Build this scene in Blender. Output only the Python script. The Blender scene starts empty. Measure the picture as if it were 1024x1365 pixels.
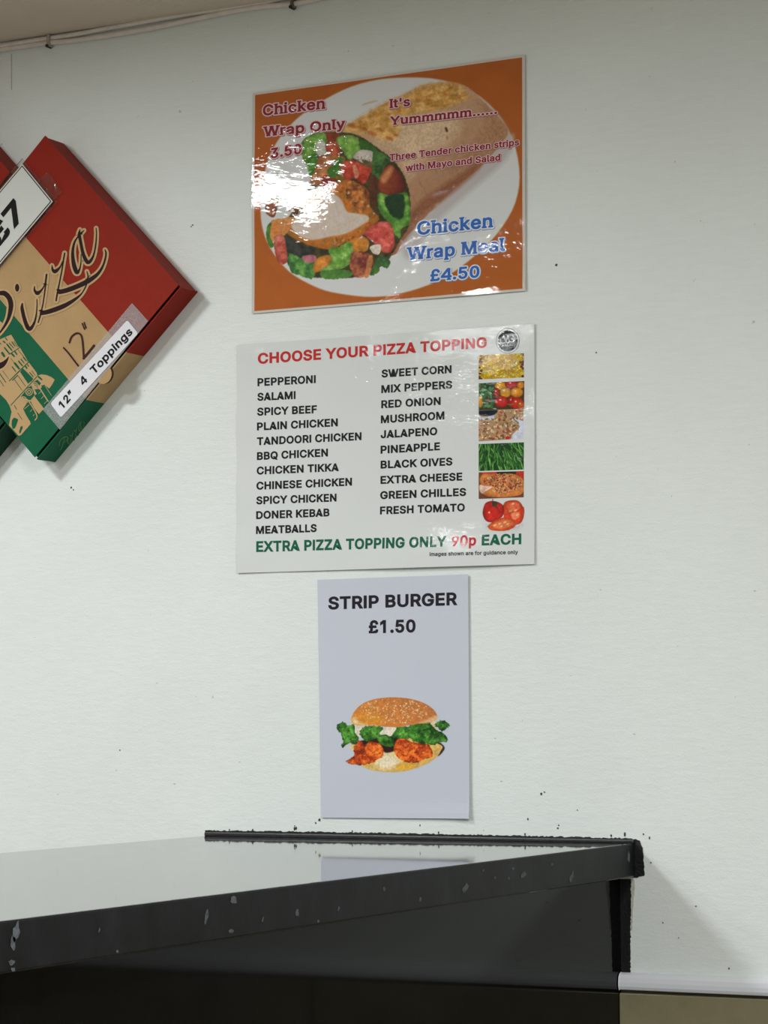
import bpy, math, random, json
import numpy as np
from mathutils import Vector
SC = bpy.context.scene
COL = SC.collection
# ================================================================ camera
F_PX, PITCH, YAW, ROLL = 3503.0, math.radians(4.473), math.radians(26.935), math.radians(-.368)
CAM = np.array([0.0, -2.9221, 1.45])
_fw = np.array([-math.sin(YAW)*math.cos(PITCH), math.cos(YAW)*math.cos(PITCH), math.sin(PITCH)])
_r0 = np.array([math.cos(YAW), math.sin(YAW), 0.0]); _u0 = np.cross(_r0, _fw)
_rt = _r0*math.cos(ROLL)+_u0*math.sin(ROLL); _up = -_r0*math.sin(ROLL)+_u0*math.cos(ROLL)
cd = bpy.data.cameras.new('camera'); cam = bpy.data.objects.new('camera', cd); COL.objects.link(cam)
SC.camera = cam
cd.sensor_fit = 'VERTICAL'; cd.sensor_height = 24.0; cd.lens = F_PX/1365*24.0
from mathutils import Matrix
cam.matrix_world = Matrix(((_rt[0], _up[0], -_fw[0], CAM[0]), (_rt[1], _up[1], -_fw[1], CAM[1]), (_rt[2], _up[2], -_fw[2], CAM[2]), (0, 0, 0, 1)))
# ================================================================ world, lamps, exposure
wd = bpy.data.worlds.new('world'); SC.world = wd; wd.use_nodes = True
wd.node_tree.nodes['Background'].inputs[0].default_value = (.9, .95, 1, 1)
wd.node_tree.nodes['Background'].inputs[1].default_value = .3
SC.view_settings.view_transform = 'Standard'; SC.view_settings.look = 'None'
SC.view_settings.gamma = 1; SC.view_settings.use_curve_mapping = False
SC.view_settings.exposure = 0.03
CEIL = 2.376
LAMPS = [(-2.17, -.98, .19, 12.5), (-2.31, -2.16, .18, 20), (-2.74, -3.0, .36, 22), (-.45, -1.7, .36, 27), (.6, -2.8, .36, 32)]  # the last two are unseen fill lamps, added to brighten the wall at right
for lx, ly, ls, lp in LAMPS:
    ld = bpy.data.lights.new('ceiling_or_fill_lamp', 'AREA'); ld.shape = 'DISK'; ld.size = ls; ld.energy = lp; ld.color = (.955, .985, 1)
    lo = bpy.data.objects.new('ceiling_or_fill_lamp', ld); COL.objects.link(lo); lo.location = (lx, ly, CEIL-.012)
# ================================================================ measuring: a photo pixel as a point on a wall-parallel plane
def W(x, y, y0=0.0):
    v = _fw+_rt*(x-512)/F_PX-_up*(y-682.5)/F_PX
    t = (y0-CAM[1])/v[1]
    return np.array([CAM[0]+v[0]*t, y0, CAM[2]+v[2]*t])
def project(X, Y, Z):
    dx, dy, dz = X-CAM[0], Y-CAM[1], Z-CAM[2]
    a = dx*_rt[0]+dy*_rt[1]+dz*_rt[2]; b = dx*_up[0]+dy*_up[1]+dz*_up[2]; c = dx*_fw[0]+dy*_fw[1]+dz*_fw[2]
    return 512+F_PX*a/c, 682.5-F_PX*b/c
# ================================================================ helpers
def lin(c):
    c = np.asarray(c, float)/255
    return np.where(c <= .04045, c/12.92, ((c+.055)/1.055)**2.4)
def tag(o, label=None, cat=None, group=None, kind=None):
    if label: o['label'] = label
    if cat: o['category'] = cat
    if group: o['group'] = group
    if kind: o['kind'] = kind
    return o
def thing(name, loc, label, cat, group=None):
    o = bpy.data.objects.new(name, None); COL.objects.link(o); o.location = loc; o.empty_display_size = .02
    return tag(o, label, cat, group)
def wloc(o):
    v = Vector((0, 0, 0))
    while o is not None: v += o.location; o = o.parent
    return np.array(v)
def obj(name, verts, faces, mat, parent=None, smooth=False, loc=None):
    """verts are world coordinates; parts are stored relative to their thing."""
    verts = np.asarray(verts, float)
    off = wloc(parent) if parent is not None else (np.array(loc, float) if loc is not None else np.zeros(3))
    me = bpy.data.meshes.new(name)
    me.from_pydata((verts-off).tolist(), [], [list(map(int, f)) for f in faces])
    me.materials.append(mat)
    if smooth: me.polygons.foreach_set('use_smooth', [True]*len(me.polygons))
    me.update()
    o = bpy.data.objects.new(name, me); COL.objects.link(o)
    if parent is not None: o.parent = parent
    elif loc is not None: o.location = loc
    return o
def bevel(o, w, n=2):
    m = o.modifiers.new('bevel', 'BEVEL'); m.width = w; m.segments = n; m.limit_method = 'ANGLE'; m.angle_limit = math.radians(40)
    return o
BOXF = [(0, 1, 3, 2), (4, 6, 7, 5), (0, 4, 5, 1), (2, 3, 7, 6), (0, 2, 6, 4), (1, 5, 7, 3)]
def boxv(x0, x1, y0, y1, z0, z1):
    return [(x, y, z) for x in (x0, x1) for y in (y0, y1) for z in (z0, z1)]
def box(name, x0, x1, y0, y1, z0, z1, mat, parent=None, bev=0):
    o = obj(name, boxv(x0, x1, y0, y1, z0, z1), BOXF, mat, parent)
    if bev: bevel(o, bev)
    return o
def prism(P, ya, yb):
    """closed prism of a wall-parallel outline P [(x, z)] between depths ya (front) and yb (back)."""
    P = [(float(p[0]), float(p[1])) for p in P]
    a = sum(P[i-1][0]*P[i][1]-P[i][0]*P[i-1][1] for i in range(len(P)))
    if a < 0: P = P[::-1]
    n = len(P)
    V = [(x, ya, z) for x, z in P]+[(x, yb, z) for x, z in P]
    Fc = [tuple(range(n)), tuple(range(2*n-1, n-1, -1))]+[(i, n+i, n+(i+1) % n, (i+1) % n) for i in range(n)]
    return V, Fc
def tube(name, pts, r, mat, parent=None, loc=None, n=10):
    pts = np.asarray(pts, float); T = np.gradient(pts, axis=0); T /= np.linalg.norm(T, axis=1)[:, None]
    V, Fc = [], []
    for i, (p, t) in enumerate(zip(pts, T)):
        a = np.cross(t, (0, 1, 0)); a /= np.linalg.norm(a); b = np.cross(a, t)
        for k in range(n):
            q = 2*math.pi*k/n; V.append(p+r*(a*math.cos(q)+b*math.sin(q)))
    for i in range(len(pts)-1):
        for k in range(n): Fc.append((i*n+k, i*n+(k+1) % n, (i+1)*n+(k+1) % n, (i+1)*n+k))
    Fc += [tuple(range(n))[::-1], tuple((len(pts)-1)*n+k for k in range(n))]
    return obj(name, V, Fc, mat, parent, smooth=True, loc=loc)
def spline(P, n=8):
    P = np.array(P, float); Q = np.vstack([2*P[0]-P[1], P, 2*P[-1]-P[-2]]); out = []
    for i in range(1, len(Q)-2):
        for j in range(n):
            t = j/n; a, b, c, d = Q[i-1], Q[i], Q[i+1], Q[i+2]
            out.append(.5*(2*b+(c-a)*t+(2*a-5*b+4*c-d)*t*t+(3*b-a-3*c+d)*t**3))
    out.append(P[-1]); return np.array(out)
# ================================================================ materials
def nt(name):
    m = bpy.data.materials.new(name); m.use_nodes = True; t = m.node_tree
    return m, t, t.nodes['Principled BSDF']
def N(t, kind, **kw):
    n = t.nodes.new(kind)
    for k, v in kw.items():
        if k.startswith('i_'): n.inputs[k[2:].replace('_', ' ')].default_value = v
        else: setattr(n, k, v)
    return n
def noise(t, scale, detail=3, rough=.5, coord=None, stretch=None):
    n = N(t, 'ShaderNodeTexNoise'); n.inputs['Scale'].default_value = scale; n.inputs['Detail'].default_value = detail; n.inputs['Roughness'].default_value = rough
    if coord is not None:
        if stretch:
            mp = N(t, 'ShaderNodeMapping'); mp.inputs['Scale'].default_value = stretch
            t.links.new(coord, mp.inputs['Vector']); t.links.new(mp.outputs['Vector'], n.inputs['Vector'])
        else: t.links.new(coord, n.inputs['Vector'])
    return n
def ramp(t, fac, stops):
    r = N(t, 'ShaderNodeValToRGB'); e = r.color_ramp.elements
    while len(e) < len(stops): e.new(.5)
    for k, (p, c) in zip(e, stops): k.position = p; k.color = (*c, 1) if len(c) == 3 else c
    t.links.new(fac, r.inputs['Fac']); return r
def position(t): return N(t, 'ShaderNodeNewGeometry').outputs['Position']
def plain(name, c, rough=.6, spec=.5, var=0, vscale=30, bump=0, bscale=200, metal=0):
    m, t, b = nt(name); c = lin(c); b.inputs['Roughness'].default_value = rough; b.inputs['Specular IOR Level'].default_value = spec; b.inputs['Metallic'].default_value = metal
    p = position(t)
    if var:
        n = noise(t, vscale, 4, .6, p)
        r = ramp(t, n.outputs['Fac'], [(.3, tuple(c*(1-var))), (.7, tuple(np.minimum(c*(1+var), 1)))])
        t.links.new(r.outputs['Color'], b.inputs['Base Color'])
    else: b.inputs['Base Color'].default_value = (*c, 1)
    if bump:
        n = noise(t, bscale, 3, .5, p); bp = N(t, 'ShaderNodeBump'); bp.inputs['Strength'].default_value = bump; bp.inputs['Distance'].default_value = .001
        t.links.new(n.outputs['Fac'], bp.inputs['Height']); t.links.new(bp.outputs['Normal'], b.inputs['Normal'])
    return m
def laminate(t, b, film, wrinkle=1.0):
    """a printed surface under plastic film: a wrinkled clear coat on top of matt ink"""
    b.inputs['Roughness'].default_value = .6; b.inputs['Specular IOR Level'].default_value = .12
    if not film: return
    b.inputs['Coat Weight'].default_value = film; b.inputs['Coat Roughness'].default_value = .03; b.inputs['Coat IOR'].default_value = 1.4
    p = position(t)
    n1 = noise(t, 9, 2, .5, p); n2 = noise(t, 75, 3, .55, p, (1, 1, 1.7)); n2.inputs['Distortion'].default_value = .9
    mx = N(t, 'ShaderNodeMath', operation='MULTIPLY_ADD'); mx.inputs[1].default_value = .034
    t.links.new(n2.outputs['Fac'], mx.inputs[0]); 
    s = N(t, 'ShaderNodeMath', operation='MULTIPLY'); s.inputs[1].default_value = .5; t.links.new(n1.outputs['Fac'], s.inputs[0]); t.links.new(s.outputs[0], mx.inputs[2])
    bp = N(t, 'ShaderNodeBump'); bp.inputs['Strength'].default_value = 1; bp.inputs['Distance'].default_value = .0042*wrinkle
    t.links.new(mx.outputs[0], bp.inputs['Height']); t.links.new(bp.outputs['Normal'], b.inputs['Coat Normal'])
_ink = {}
def ink(c, film=0., wrinkle=1.):
    k = (tuple(c), film, wrinkle)
    if k not in _ink:
        m, t, b = nt('ink'); b.inputs['Base Color'].default_value = (*lin(c), 1); laminate(t, b, film, wrinkle); _ink[k] = m
    return _ink[k]
def print_mat(name, film, wrinkle=1.):
    m, t, b = nt(name); a = N(t, 'ShaderNodeAttribute'); a.attribute_name = 'print'
    t.links.new(a.outputs['Color'], b.inputs['Base Color']); laminate(t, b, film, wrinkle); return m

def wall_material(name, base, amt=.05):
    m, t, b = nt(name); p = position(t); c = lin(base)
    n = noise(t, 3.0, 5, .6, p)
    r = ramp(t, n.outputs['Fac'], [(.25, tuple(c*(1-amt))), (.75, tuple(c*(1+amt*.4)))])
    # faint roller streaks and grime specks
    s = noise(t, 26, 4, .7, p, (1, 1, 6)); r2 = ramp(t, s.outputs['Fac'], [(.3, (.965, .965, .96)), (.6, (1, 1, 1))])
    mx = N(t, 'ShaderNodeMix', data_type='RGBA', blend_type='MULTIPLY'); mx.inputs['Factor'].default_value = 1
    t.links.new(r.outputs['Color'], mx.inputs['A']); t.links.new(r2.outputs['Color'], mx.inputs['B'])
    sp = noise(t, 95, 2, .5, p); r3 = ramp(t, sp.outputs['Fac'], [(.225, (.72, .70, .66)), (.26, (1, 1, 1))])
    mx2 = N(t, 'ShaderNodeMix', data_type='RGBA', blend_type='MULTIPLY'); mx2.inputs['Factor'].default_value = 1
    t.links.new(mx.outputs['Result'], mx2.inputs['A']); t.links.new(r3.outputs['Color'], mx2.inputs['B'])
    t.links.new(mx2.outputs['Result'], b.inputs['Base Color'])
    b.inputs['Roughness'].default_value = .42; b.inputs['Specular IOR Level'].default_value = .35
    h1 = noise(t, 420, 4, .6, p); h2 = noise(t, 60, 4, .6, p, (1, 1, 3))
    ad = N(t, 'ShaderNodeMath', operation='ADD'); t.links.new(h1.outputs['Fac'], ad.inputs[0])
    m2 = N(t, 'ShaderNodeMath', operation='MULTIPLY'); m2.inputs[1].default_value = 1.5; t.links.new(h2.outputs['Fac'], m2.inputs[0]); t.links.new(m2.outputs[0], ad.inputs[1])
    bp = N(t, 'ShaderNodeBump'); bp.inputs['Strength'].default_value = .4; bp.inputs['Distance'].default_value = .0008
    t.links.new(ad.outputs[0], bp.inputs['Height']); t.links.new(bp.outputs['Normal'], b.inputs['Normal'])
    return m

# ---------------------------------------------------------------- painted prints (pure numpy, colours only)
class Painter:
    """A small software painter: flat print artwork as an array of colours."""
    def __init__(s, x0, y0, x1, y1, k, bg, seed=1):
        s.x0, s.y0, s.k = x0, y0, k
        s.h, s.w = int((y1-y0)*k)+1, int((x1-x0)*k)+1
        s.a = np.zeros((s.h, s.w, 3)); s.a[:] = bg
        s.cov = np.zeros((s.h, s.w))
        s.rs = np.random.RandomState(seed)
        s.n1 = s.fbm(7.0); s.n2 = s.fbm(2.2); s.n3 = s.fbm(20.0)
    def fbm(s, size):
        out = np.zeros((s.h, s.w)); amp = 1.0; tot = 0
        for o in range(3):
            cell = max(size*s.k/(2**o), 1.0)
            gh, gw = int(s.h/cell)+3, int(s.w/cell)+3
            g = s.rs.rand(gh, gw)
            yy = np.arange(s.h)/cell; xx = np.arange(s.w)/cell
            yi = yy.astype(int); xi = xx.astype(int)
            fy = (yy-yi); fx = (xx-xi)
            fy = (fy*fy*(3-2*fy))[:, None]; fx = (fx*fx*(3-2*fx))[None, :]
            a = g[yi][:, xi]; b = g[yi][:, xi+1]; c = g[yi+1][:, xi]; d = g[yi+1][:, xi+1]
            out += amp*((a*(1-fx)+b*fx)*(1-fy)+(c*(1-fx)+d*fx)*fy); tot += amp; amp *= .55
        return out/tot*2-1
    @staticmethod
    def smooth(P, n=4):
        P = np.array(P, float); m = len(P); out = []
        for i in range(m):
            p0, p1, p2, p3 = P[i-1], P[i], P[(i+1) % m], P[(i+2) % m]
            for j in range(n):
                t = j/n
                out.append(.5*((2*p1)+(-p0+p2)*t+(2*p0-5*p1+4*p2-p3)*t*t+(-p0+3*p1-3*p2+p3)*t**3))
        return np.array(out)
    def sdf(s, P, pad):
        x0 = max(int((P[:, 0].min()-pad-s.x0)*s.k), 0); x1 = min(int((P[:, 0].max()+pad-s.x0)*s.k)+2, s.w)
        y0 = max(int((P[:, 1].min()-pad-s.y0)*s.k), 0); y1 = min(int((P[:, 1].max()+pad-s.y0)*s.k)+2, s.h)
        if x1 <= x0 or y1 <= y0: return None
        X = (np.arange(x0, x1)/s.k+s.x0)[None, :]; Y = (np.arange(y0, y1)/s.k+s.y0)[:, None]
        d2 = np.full((y1-y0, x1-x0), 1e9); ins = np.zeros_like(d2, bool)
        for i in range(len(P)):
            ax, ay = P[i]; bx, by = P[(i+1) % len(P)]
            ex, ey = bx-ax, by-ay; L = ex*ex+ey*ey+1e-9
            t = np.clip(((X-ax)*ex+(Y-ay)*ey)/L, 0, 1)
            d2 = np.minimum(d2, (X-ax-t*ex)**2+(Y-ay-t*ey)**2)
            if ay != by:
                c = ((ay > Y) != (by > Y)) & (X < (bx-ax)*(Y-ay)/(by-ay)+ax)
                ins ^= c
        d = np.sqrt(d2); d[ins] *= -1
        return (slice(y0, y1), slice(x0, x1)), d, X, Y
    def poly(s, P, col, soft=.8, smooth=True, jag=0., tex=.12, col2=None, fine=.08, alpha=1., ang=None, rim=0., rimw=4.):
        P = s.smooth(P) if smooth else np.array(P, float)
        r = s.sdf(P, soft+jag+1)
        if r is None: return
        sl, d, X, Y = r
        d = d + jag*s.n2[sl]
        m = np.clip(.5-d/soft, 0, 1)*alpha
        c = np.ones(d.shape+(3,))*np.array(col, float)
        if col2 is not None:
            if ang is None: t = np.clip(.5+1.1*s.n1[sl], 0, 1)
            else:
                ca, sa = math.cos(math.radians(ang)), math.sin(math.radians(ang))
                q = X*ca+Y*sa; t = (q-q[m > .5].min())/(np.ptp(q[m > .5])+1e-6) if (m > .5).any() else q*0; t = np.clip(t+.15*s.n1[sl], 0, 1)
            c = c*(1-t[..., None])+np.array(col2, float)*t[..., None]
        sh = 1+tex*s.n1[sl]*1.6+fine*s.n2[sl]*1.8
        if rim: sh = sh*(1-rim*np.exp(np.minimum(d, 0)/rimw))
        c = np.clip(c*sh[..., None], 0, 255)
        s.a[sl] = s.a[sl]*(1-m[..., None])+c*m[..., None]
        s.cov[sl] = np.maximum(s.cov[sl], m)
    def ell(s, cx, cy, rx, ry, col, rot=0, n=14, **k):
        a = np.linspace(0, 2*math.pi, n, endpoint=False); r = math.radians(rot)
        x, y = rx*np.cos(a), ry*np.sin(a)
        s.poly(np.stack([cx+x*math.cos(r)-y*math.sin(r), cy+x*math.sin(r)+y*math.cos(r)], 1), col, smooth=False, **k)
    def line(s, P, w, col, **k):
        P = np.array(P, float); T = np.gradient(P, axis=0); T /= np.linalg.norm(T, axis=1)[:, None]+1e-9
        N = np.stack([-T[:, 1], T[:, 0]], 1); w = np.broadcast_to(np.array(w, float), (len(P),))[:, None]/2
        s.poly(np.concatenate([P+N*w, (P-N*w)[::-1]]), col, smooth=False, **k)

def paint_wrap():
    c = Painter(334, 68, 704, 422, 2, (184, 98, 36), 3)
    c.a *= (1+.04*c.n3)[..., None]
    c.poly([(530,104),(590,107),(642,130),(678,172),(693,224),(688,270),(664,311),(633,342),(594,370),(548,388),(500,396),(450,391),(420,382),(386,362),(361,331),(350,300),(349,265),(355,225),(368,193),(395,160),(435,132),(480,112)],
           (222,224,223), soft=2.2, tex=.0, fine=.0)
    # soft cast shade printed under the wrap
    c.poly([(545,345),(580,300),(625,258),(676,212),(684,180),(660,200),(600,250),(540,310)], (196,190,188), soft=9, tex=0, fine=0)
    # tortilla
    tor = [(424,180),(445,173),(463,167),(484,155),(510,140),(543,124),(566,113),(600,110),(625,117),(653,143),(672,164),(678,177),(670,190),(664,198),(652,211),(638,226),(612,247),(592,266),(574,284),(555,303),(538,322),(526,341),(500,330),(510,290),(520,250),(500,215),(470,195),(440,184)]
    c.poly(tor, (216,176,138), soft=1.6, tex=.05, fine=.03, col2=(168,122,92), ang=62)
    c.poly([(500,190),(520,165),(560,150),(610,158),(600,190),(560,215),(545,235),(530,205)], (226,194,158), soft=22, tex=.04)
    c.poly([(640,135),(672,165),(676,182),(650,205),(615,230),(600,220),(640,185),(650,160)], (178,132,98), soft=14, tex=.04)
    c.poly([(560,292),(530,335),(522,330),(540,300),(560,270),(610,235),(640,215),(638,226),(600,260)], (150,96,66), soft=8, tex=.04)
    c.poly([(484,156),(510,140),(543,125),(566,114),(600,111),(618,118),(622,132),(600,142),(575,148),(545,154),(535,166),(528,184),(510,186),(492,178),(470,177),(452,174),(462,168)], (218,158,74), soft=9, tex=.1, jag=1.6, col2=(232,184,112))
    for i in range(46):
        t = c.rs.rand(); x = 488+t*135+c.rs.randn()*6; y = 160-t*38+c.rs.randn()*8; L = 6+c.rs.rand()*15
        c.line([(x-L/2, y+L*.12), (x, y-1.5*c.rs.rand()), (x+L/2, y-L*.16)], [.8, 1+2.4*c.rs.rand(), .8], [(196,120,34),(206,132,44),(176,98,28),(238,202,140)][c.rs.randint(4)], soft=2.6, alpha=.5, tex=.1)
    for (x, y, r) in ((470,168,3.4),(486,172,3),(497,178,3.6),(508,173,2.4),(520,185,3.0),(528,180,2.2)):
        c.ell(x, y, r*1.7, r*.8, (190,108,50), rot=20, soft=2.5, alpha=.8)
    c.ell(596, 173, 1.8, 3.6, (96,64,30), rot=-20, soft=1.6); c.ell(597, 184, 1.2, 2, (170,120,76), rot=-20, soft=2)
    for p in ((552,262),(566,250),(560,240),(640,172),(618,190),(580,222)):
        c.line([p, (p[0]+1, p[1]+5), (p[0]+4, p[1]+10)], [.6, 1.2, .5], (160,104,64), soft=2, alpha=.6)
    q = lambda L: [(350+x/4.876, 170+y/4.876) for x, y in L]
    P = lambda L, col, **k: c.poly(q(L), col, **k)
    # mouth and filling
    P([(350,60),(420,32),(560,36),(660,70),(760,140),(850,210),(930,330),(965,480),(955,640),(900,730),(860,805),(780,900),(600,975),(430,975),(300,975),(200,930),(120,800),(90,700),(190,560),(270,450),(330,300),(330,180)], (70,66,36), soft=1.5, tex=.3, jag=1)
    P([(280,70),(345,38),(410,40),(425,100),(360,180),(372,240),(325,330),(290,260),(262,190),(250,120)], (104,164,60), jag=1.2, tex=.16, col2=(150,196,96), rim=.25)
    P([(310,180),(360,180),(366,250),(322,330),(300,260)], (70,132,44), tex=.2, soft=3)
    P([(420,40),(500,45),(500,90),(470,110),(425,90)], (146,66,40), jag=.8)
    P([(352,98),(400,92),(420,130),(412,178),(372,190),(348,150)], (222,222,208), soft=1.5, tex=.06, rim=.1)
    P([(412,108),(470,84),(502,120),(515,170),(470,196),(425,170)], (200,86,52), jag=.6, col2=(222,120,80), rim=.3)
    P([(482,72),(560,50),(630,75),(642,140),(612,180),(570,212),(528,160),(500,120)], (116,180,62), jag=1.2, col2=(164,208,106), rim=.3)
    P([(630,80),(700,100),(750,150),(715,180),(650,150)], (62,108,44), jag=1)
    P([(592,192),(640,148),(724,162),(712,236),(672,244),(625,214)], (224,214,200), jag=.7, tex=.1, rim=.15)
    for i in range(6): c.ell(350+(620+90*c.rs.rand())/4.876, 170+(165+60*c.rs.rand())/4.876, .8, .7, (110,80,70), soft=1)
    P([(735,150),(832,205),(800,250),(765,330),(730,372),(700,340),(712,240)], (50,86,44), jag=1.2, col2=(86,130,66))
    P([(455,190),(540,200),(520,260),(540,330),(480,340),(430,300)], (118,112,40), jag=1, col2=(176,120,50))
    P([(372,190),(452,182),(470,250),(425,330),(360,380),(312,350),(340,280)], (206,128,72), jag=.8, col2=(226,160,110), rim=.25)
    P([(392,322),(450,312),(486,335),(440,392),(395,388)], (150,58,40), jag=.8)
    P([(430,270),(500,200),(530,210),(500,290),(470,330),(432,310)], (74,124,44), jag=1.2)
    P([(520,225),(600,214),(655,240),(715,262),(690,330),(655,372),(600,332),(545,345),(515,280)], (208,62,44), jag=.8, col2=(228,104,78), rim=.25)
    P([(590,250),(612,250),(630,310),(606,330)], (234,150,120), soft=2)
    P([(655,210),(720,230),(705,262),(660,240)], (110,96,60), jag=1)
    P([(700,300),(750,330),(762,400),(740,520),(700,480),(690,380)], (96,56,38), jag=1)
    P([(262,560),(290,470),(350,415),(400,390),(480,352),(560,340),(640,372),(694,420),(704,520),(762,590),(702,652),(640,712),(540,750),(440,795),(300,765),(190,712),(160,670),(210,590)], (214,142,58), jag=1.6, tex=.22, col2=(190,104,40), rim=.15)
    P([(560,352),(640,378),(694,420),(690,500),(640,560),(590,520),(548,440)], (150,84,44), jag=1.5, tex=.3, col2=(190,120,60))
    for i in range(90):
        a = c.rs.rand()*6.28; x = 350+(450+270*math.cos(a)*(0.8+.25*c.rs.rand()))/4.876; y = 170+(570+190*math.sin(a)*(0.8+.25*c.rs.rand()))/4.876
        if y < 245 and x < 415: continue
        c.ell(x, y, .8+2*c.rs.rand(), .7+1.2*c.rs.rand(), [(236,180,96),(170,84,30),(222,140,50),(140,64,26)][c.rs.randint(4)], rot=c.rs.rand()*180, soft=1.4, alpha=.7)
    P([(190,640),(222,572),(290,552),(345,535),(392,480),(430,432),(480,440),(520,480),(552,545),(620,560),(680,572),(692,602),(640,640),(540,692),(430,712),(330,732),(240,702)], (232,218,206), jag=.8, tex=.04, fine=.03, col2=(214,196,180), soft=2.2)
    for i in range(16):
        x = 392+c.rs.rand()*85; y = 262+c.rs.rand()*48; 
        if abs(x-445)/60+abs(y-290)/30 < .9: c.line([(x, y), (x+4, y+6), (x+6, y+13)], [.4, 1., .4], (204,184,168), soft=1.5, alpha=.55)
    P([(330,420),(372,400),(400,430),(370,500),(300,540),(262,535),(280,480)], (222,152,64), jag=1, tex=.2)
    P([(758,345),(785,280),(832,240),(892,290),(928,360),(925,410),(870,440),(800,442),(755,395)], (170,84,50), jag=.8, col2=(110,42,34), ang=20, rim=.25)
    P([(770,330),(832,255),(850,275),(800,360)], (214,140,92), soft=5, tex=.05)
    P([(756,430),(830,442),(905,425),(945,430),(965,520),(958,630),(905,660),(900,720),(858,690),(835,630),(795,590),(755,520)], (96,162,62), jag=1.4, col2=(140,194,88), rim=.25)
    P([(800,455),(905,430),(930,480),(915,585),(862,588),(820,545)], (34,66,38), jag=1.2, soft=2.5)
    P([(660,690),(700,650),(755,615),(832,622),(862,720),(850,800),(792,812),(720,745)], (222,78,70), jag=.8, col2=(238,120,104), rim=.2)
    P([(560,742),(640,708),(692,735),(685,800),(620,815),(575,790)], (226,146,56), jag=.8, rim=.2)
    P([(145,705),(205,728),(262,770),(345,790),(320,835),(250,842),(190,815),(150,765)], (46,52,50), jag=1, col2=(70,70,66))
    P([(60,612),(130,592),(215,585),(190,640),(150,700),(70,742),(35,690)], (232,168,100), jag=1, col2=(206,124,60))
    P([(82,712),(138,700),(160,790),(166,872),(112,890),(82,800)], (222,92,76), jag=.7, col2=(236,140,120), rim=.25)
    P([(32,650),(60,620),(52,700),(80,770),(50,780),(30,720)], (86,136,54), jag=1)
    P([(28,500),(70,458),(108,480),(100,530),(78,585),(28,560)], (196,116,68), jag=.5, col2=(150,76,46), rim=.3)
    P([(78,430),(92,370),(98,300),(106,310),(100,380),(100,440),(160,470),(240,430),(235,445),(160,490),(100,465)], (110,146,92), soft=1.2)
    P([(176,820),(250,850),(330,870),(345,950),(320,985),(250,965),(185,930)], (66,126,60), jag=1.4, col2=(112,170,84))
    P([(262,840),(340,830),(350,870),(290,880)], (196,120,130), jag=.5)
    P([(338,880),(380,840),(452,832),(440,890),(420,920),(340,942)], (232,150,62), jag=.7, rim=.2)
    P([(430,790),(500,775),(562,740),(592,790),(570,880),(520,920),(440,935),(380,930),(450,870)], (122,186,72), jag=1.3, col2=(176,216,122), rim=.25)
    P([(590,812),(680,815),(722,870),(700,950),(640,978),(590,955),(570,890)], (134,62,54), jag=1, col2=(200,124,80))
    P([(690,850),(720,840),(700,960),(670,970)], (200,130,80), jag=.8)
    P([(702,775),(770,762),(762,825),(718,815)], (238,222,204), jag=.5)
    P([(735,880),(770,840),(835,870),(812,915),(765,900),(760,940),(700,965)], (92,146,62), jag=1.2, col2=(50,90,50))
    P([(380,940),(460,925),(560,930),(590,960),(500,985),(400,980)], (84,136,60), jag=1.3)
    return c

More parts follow.
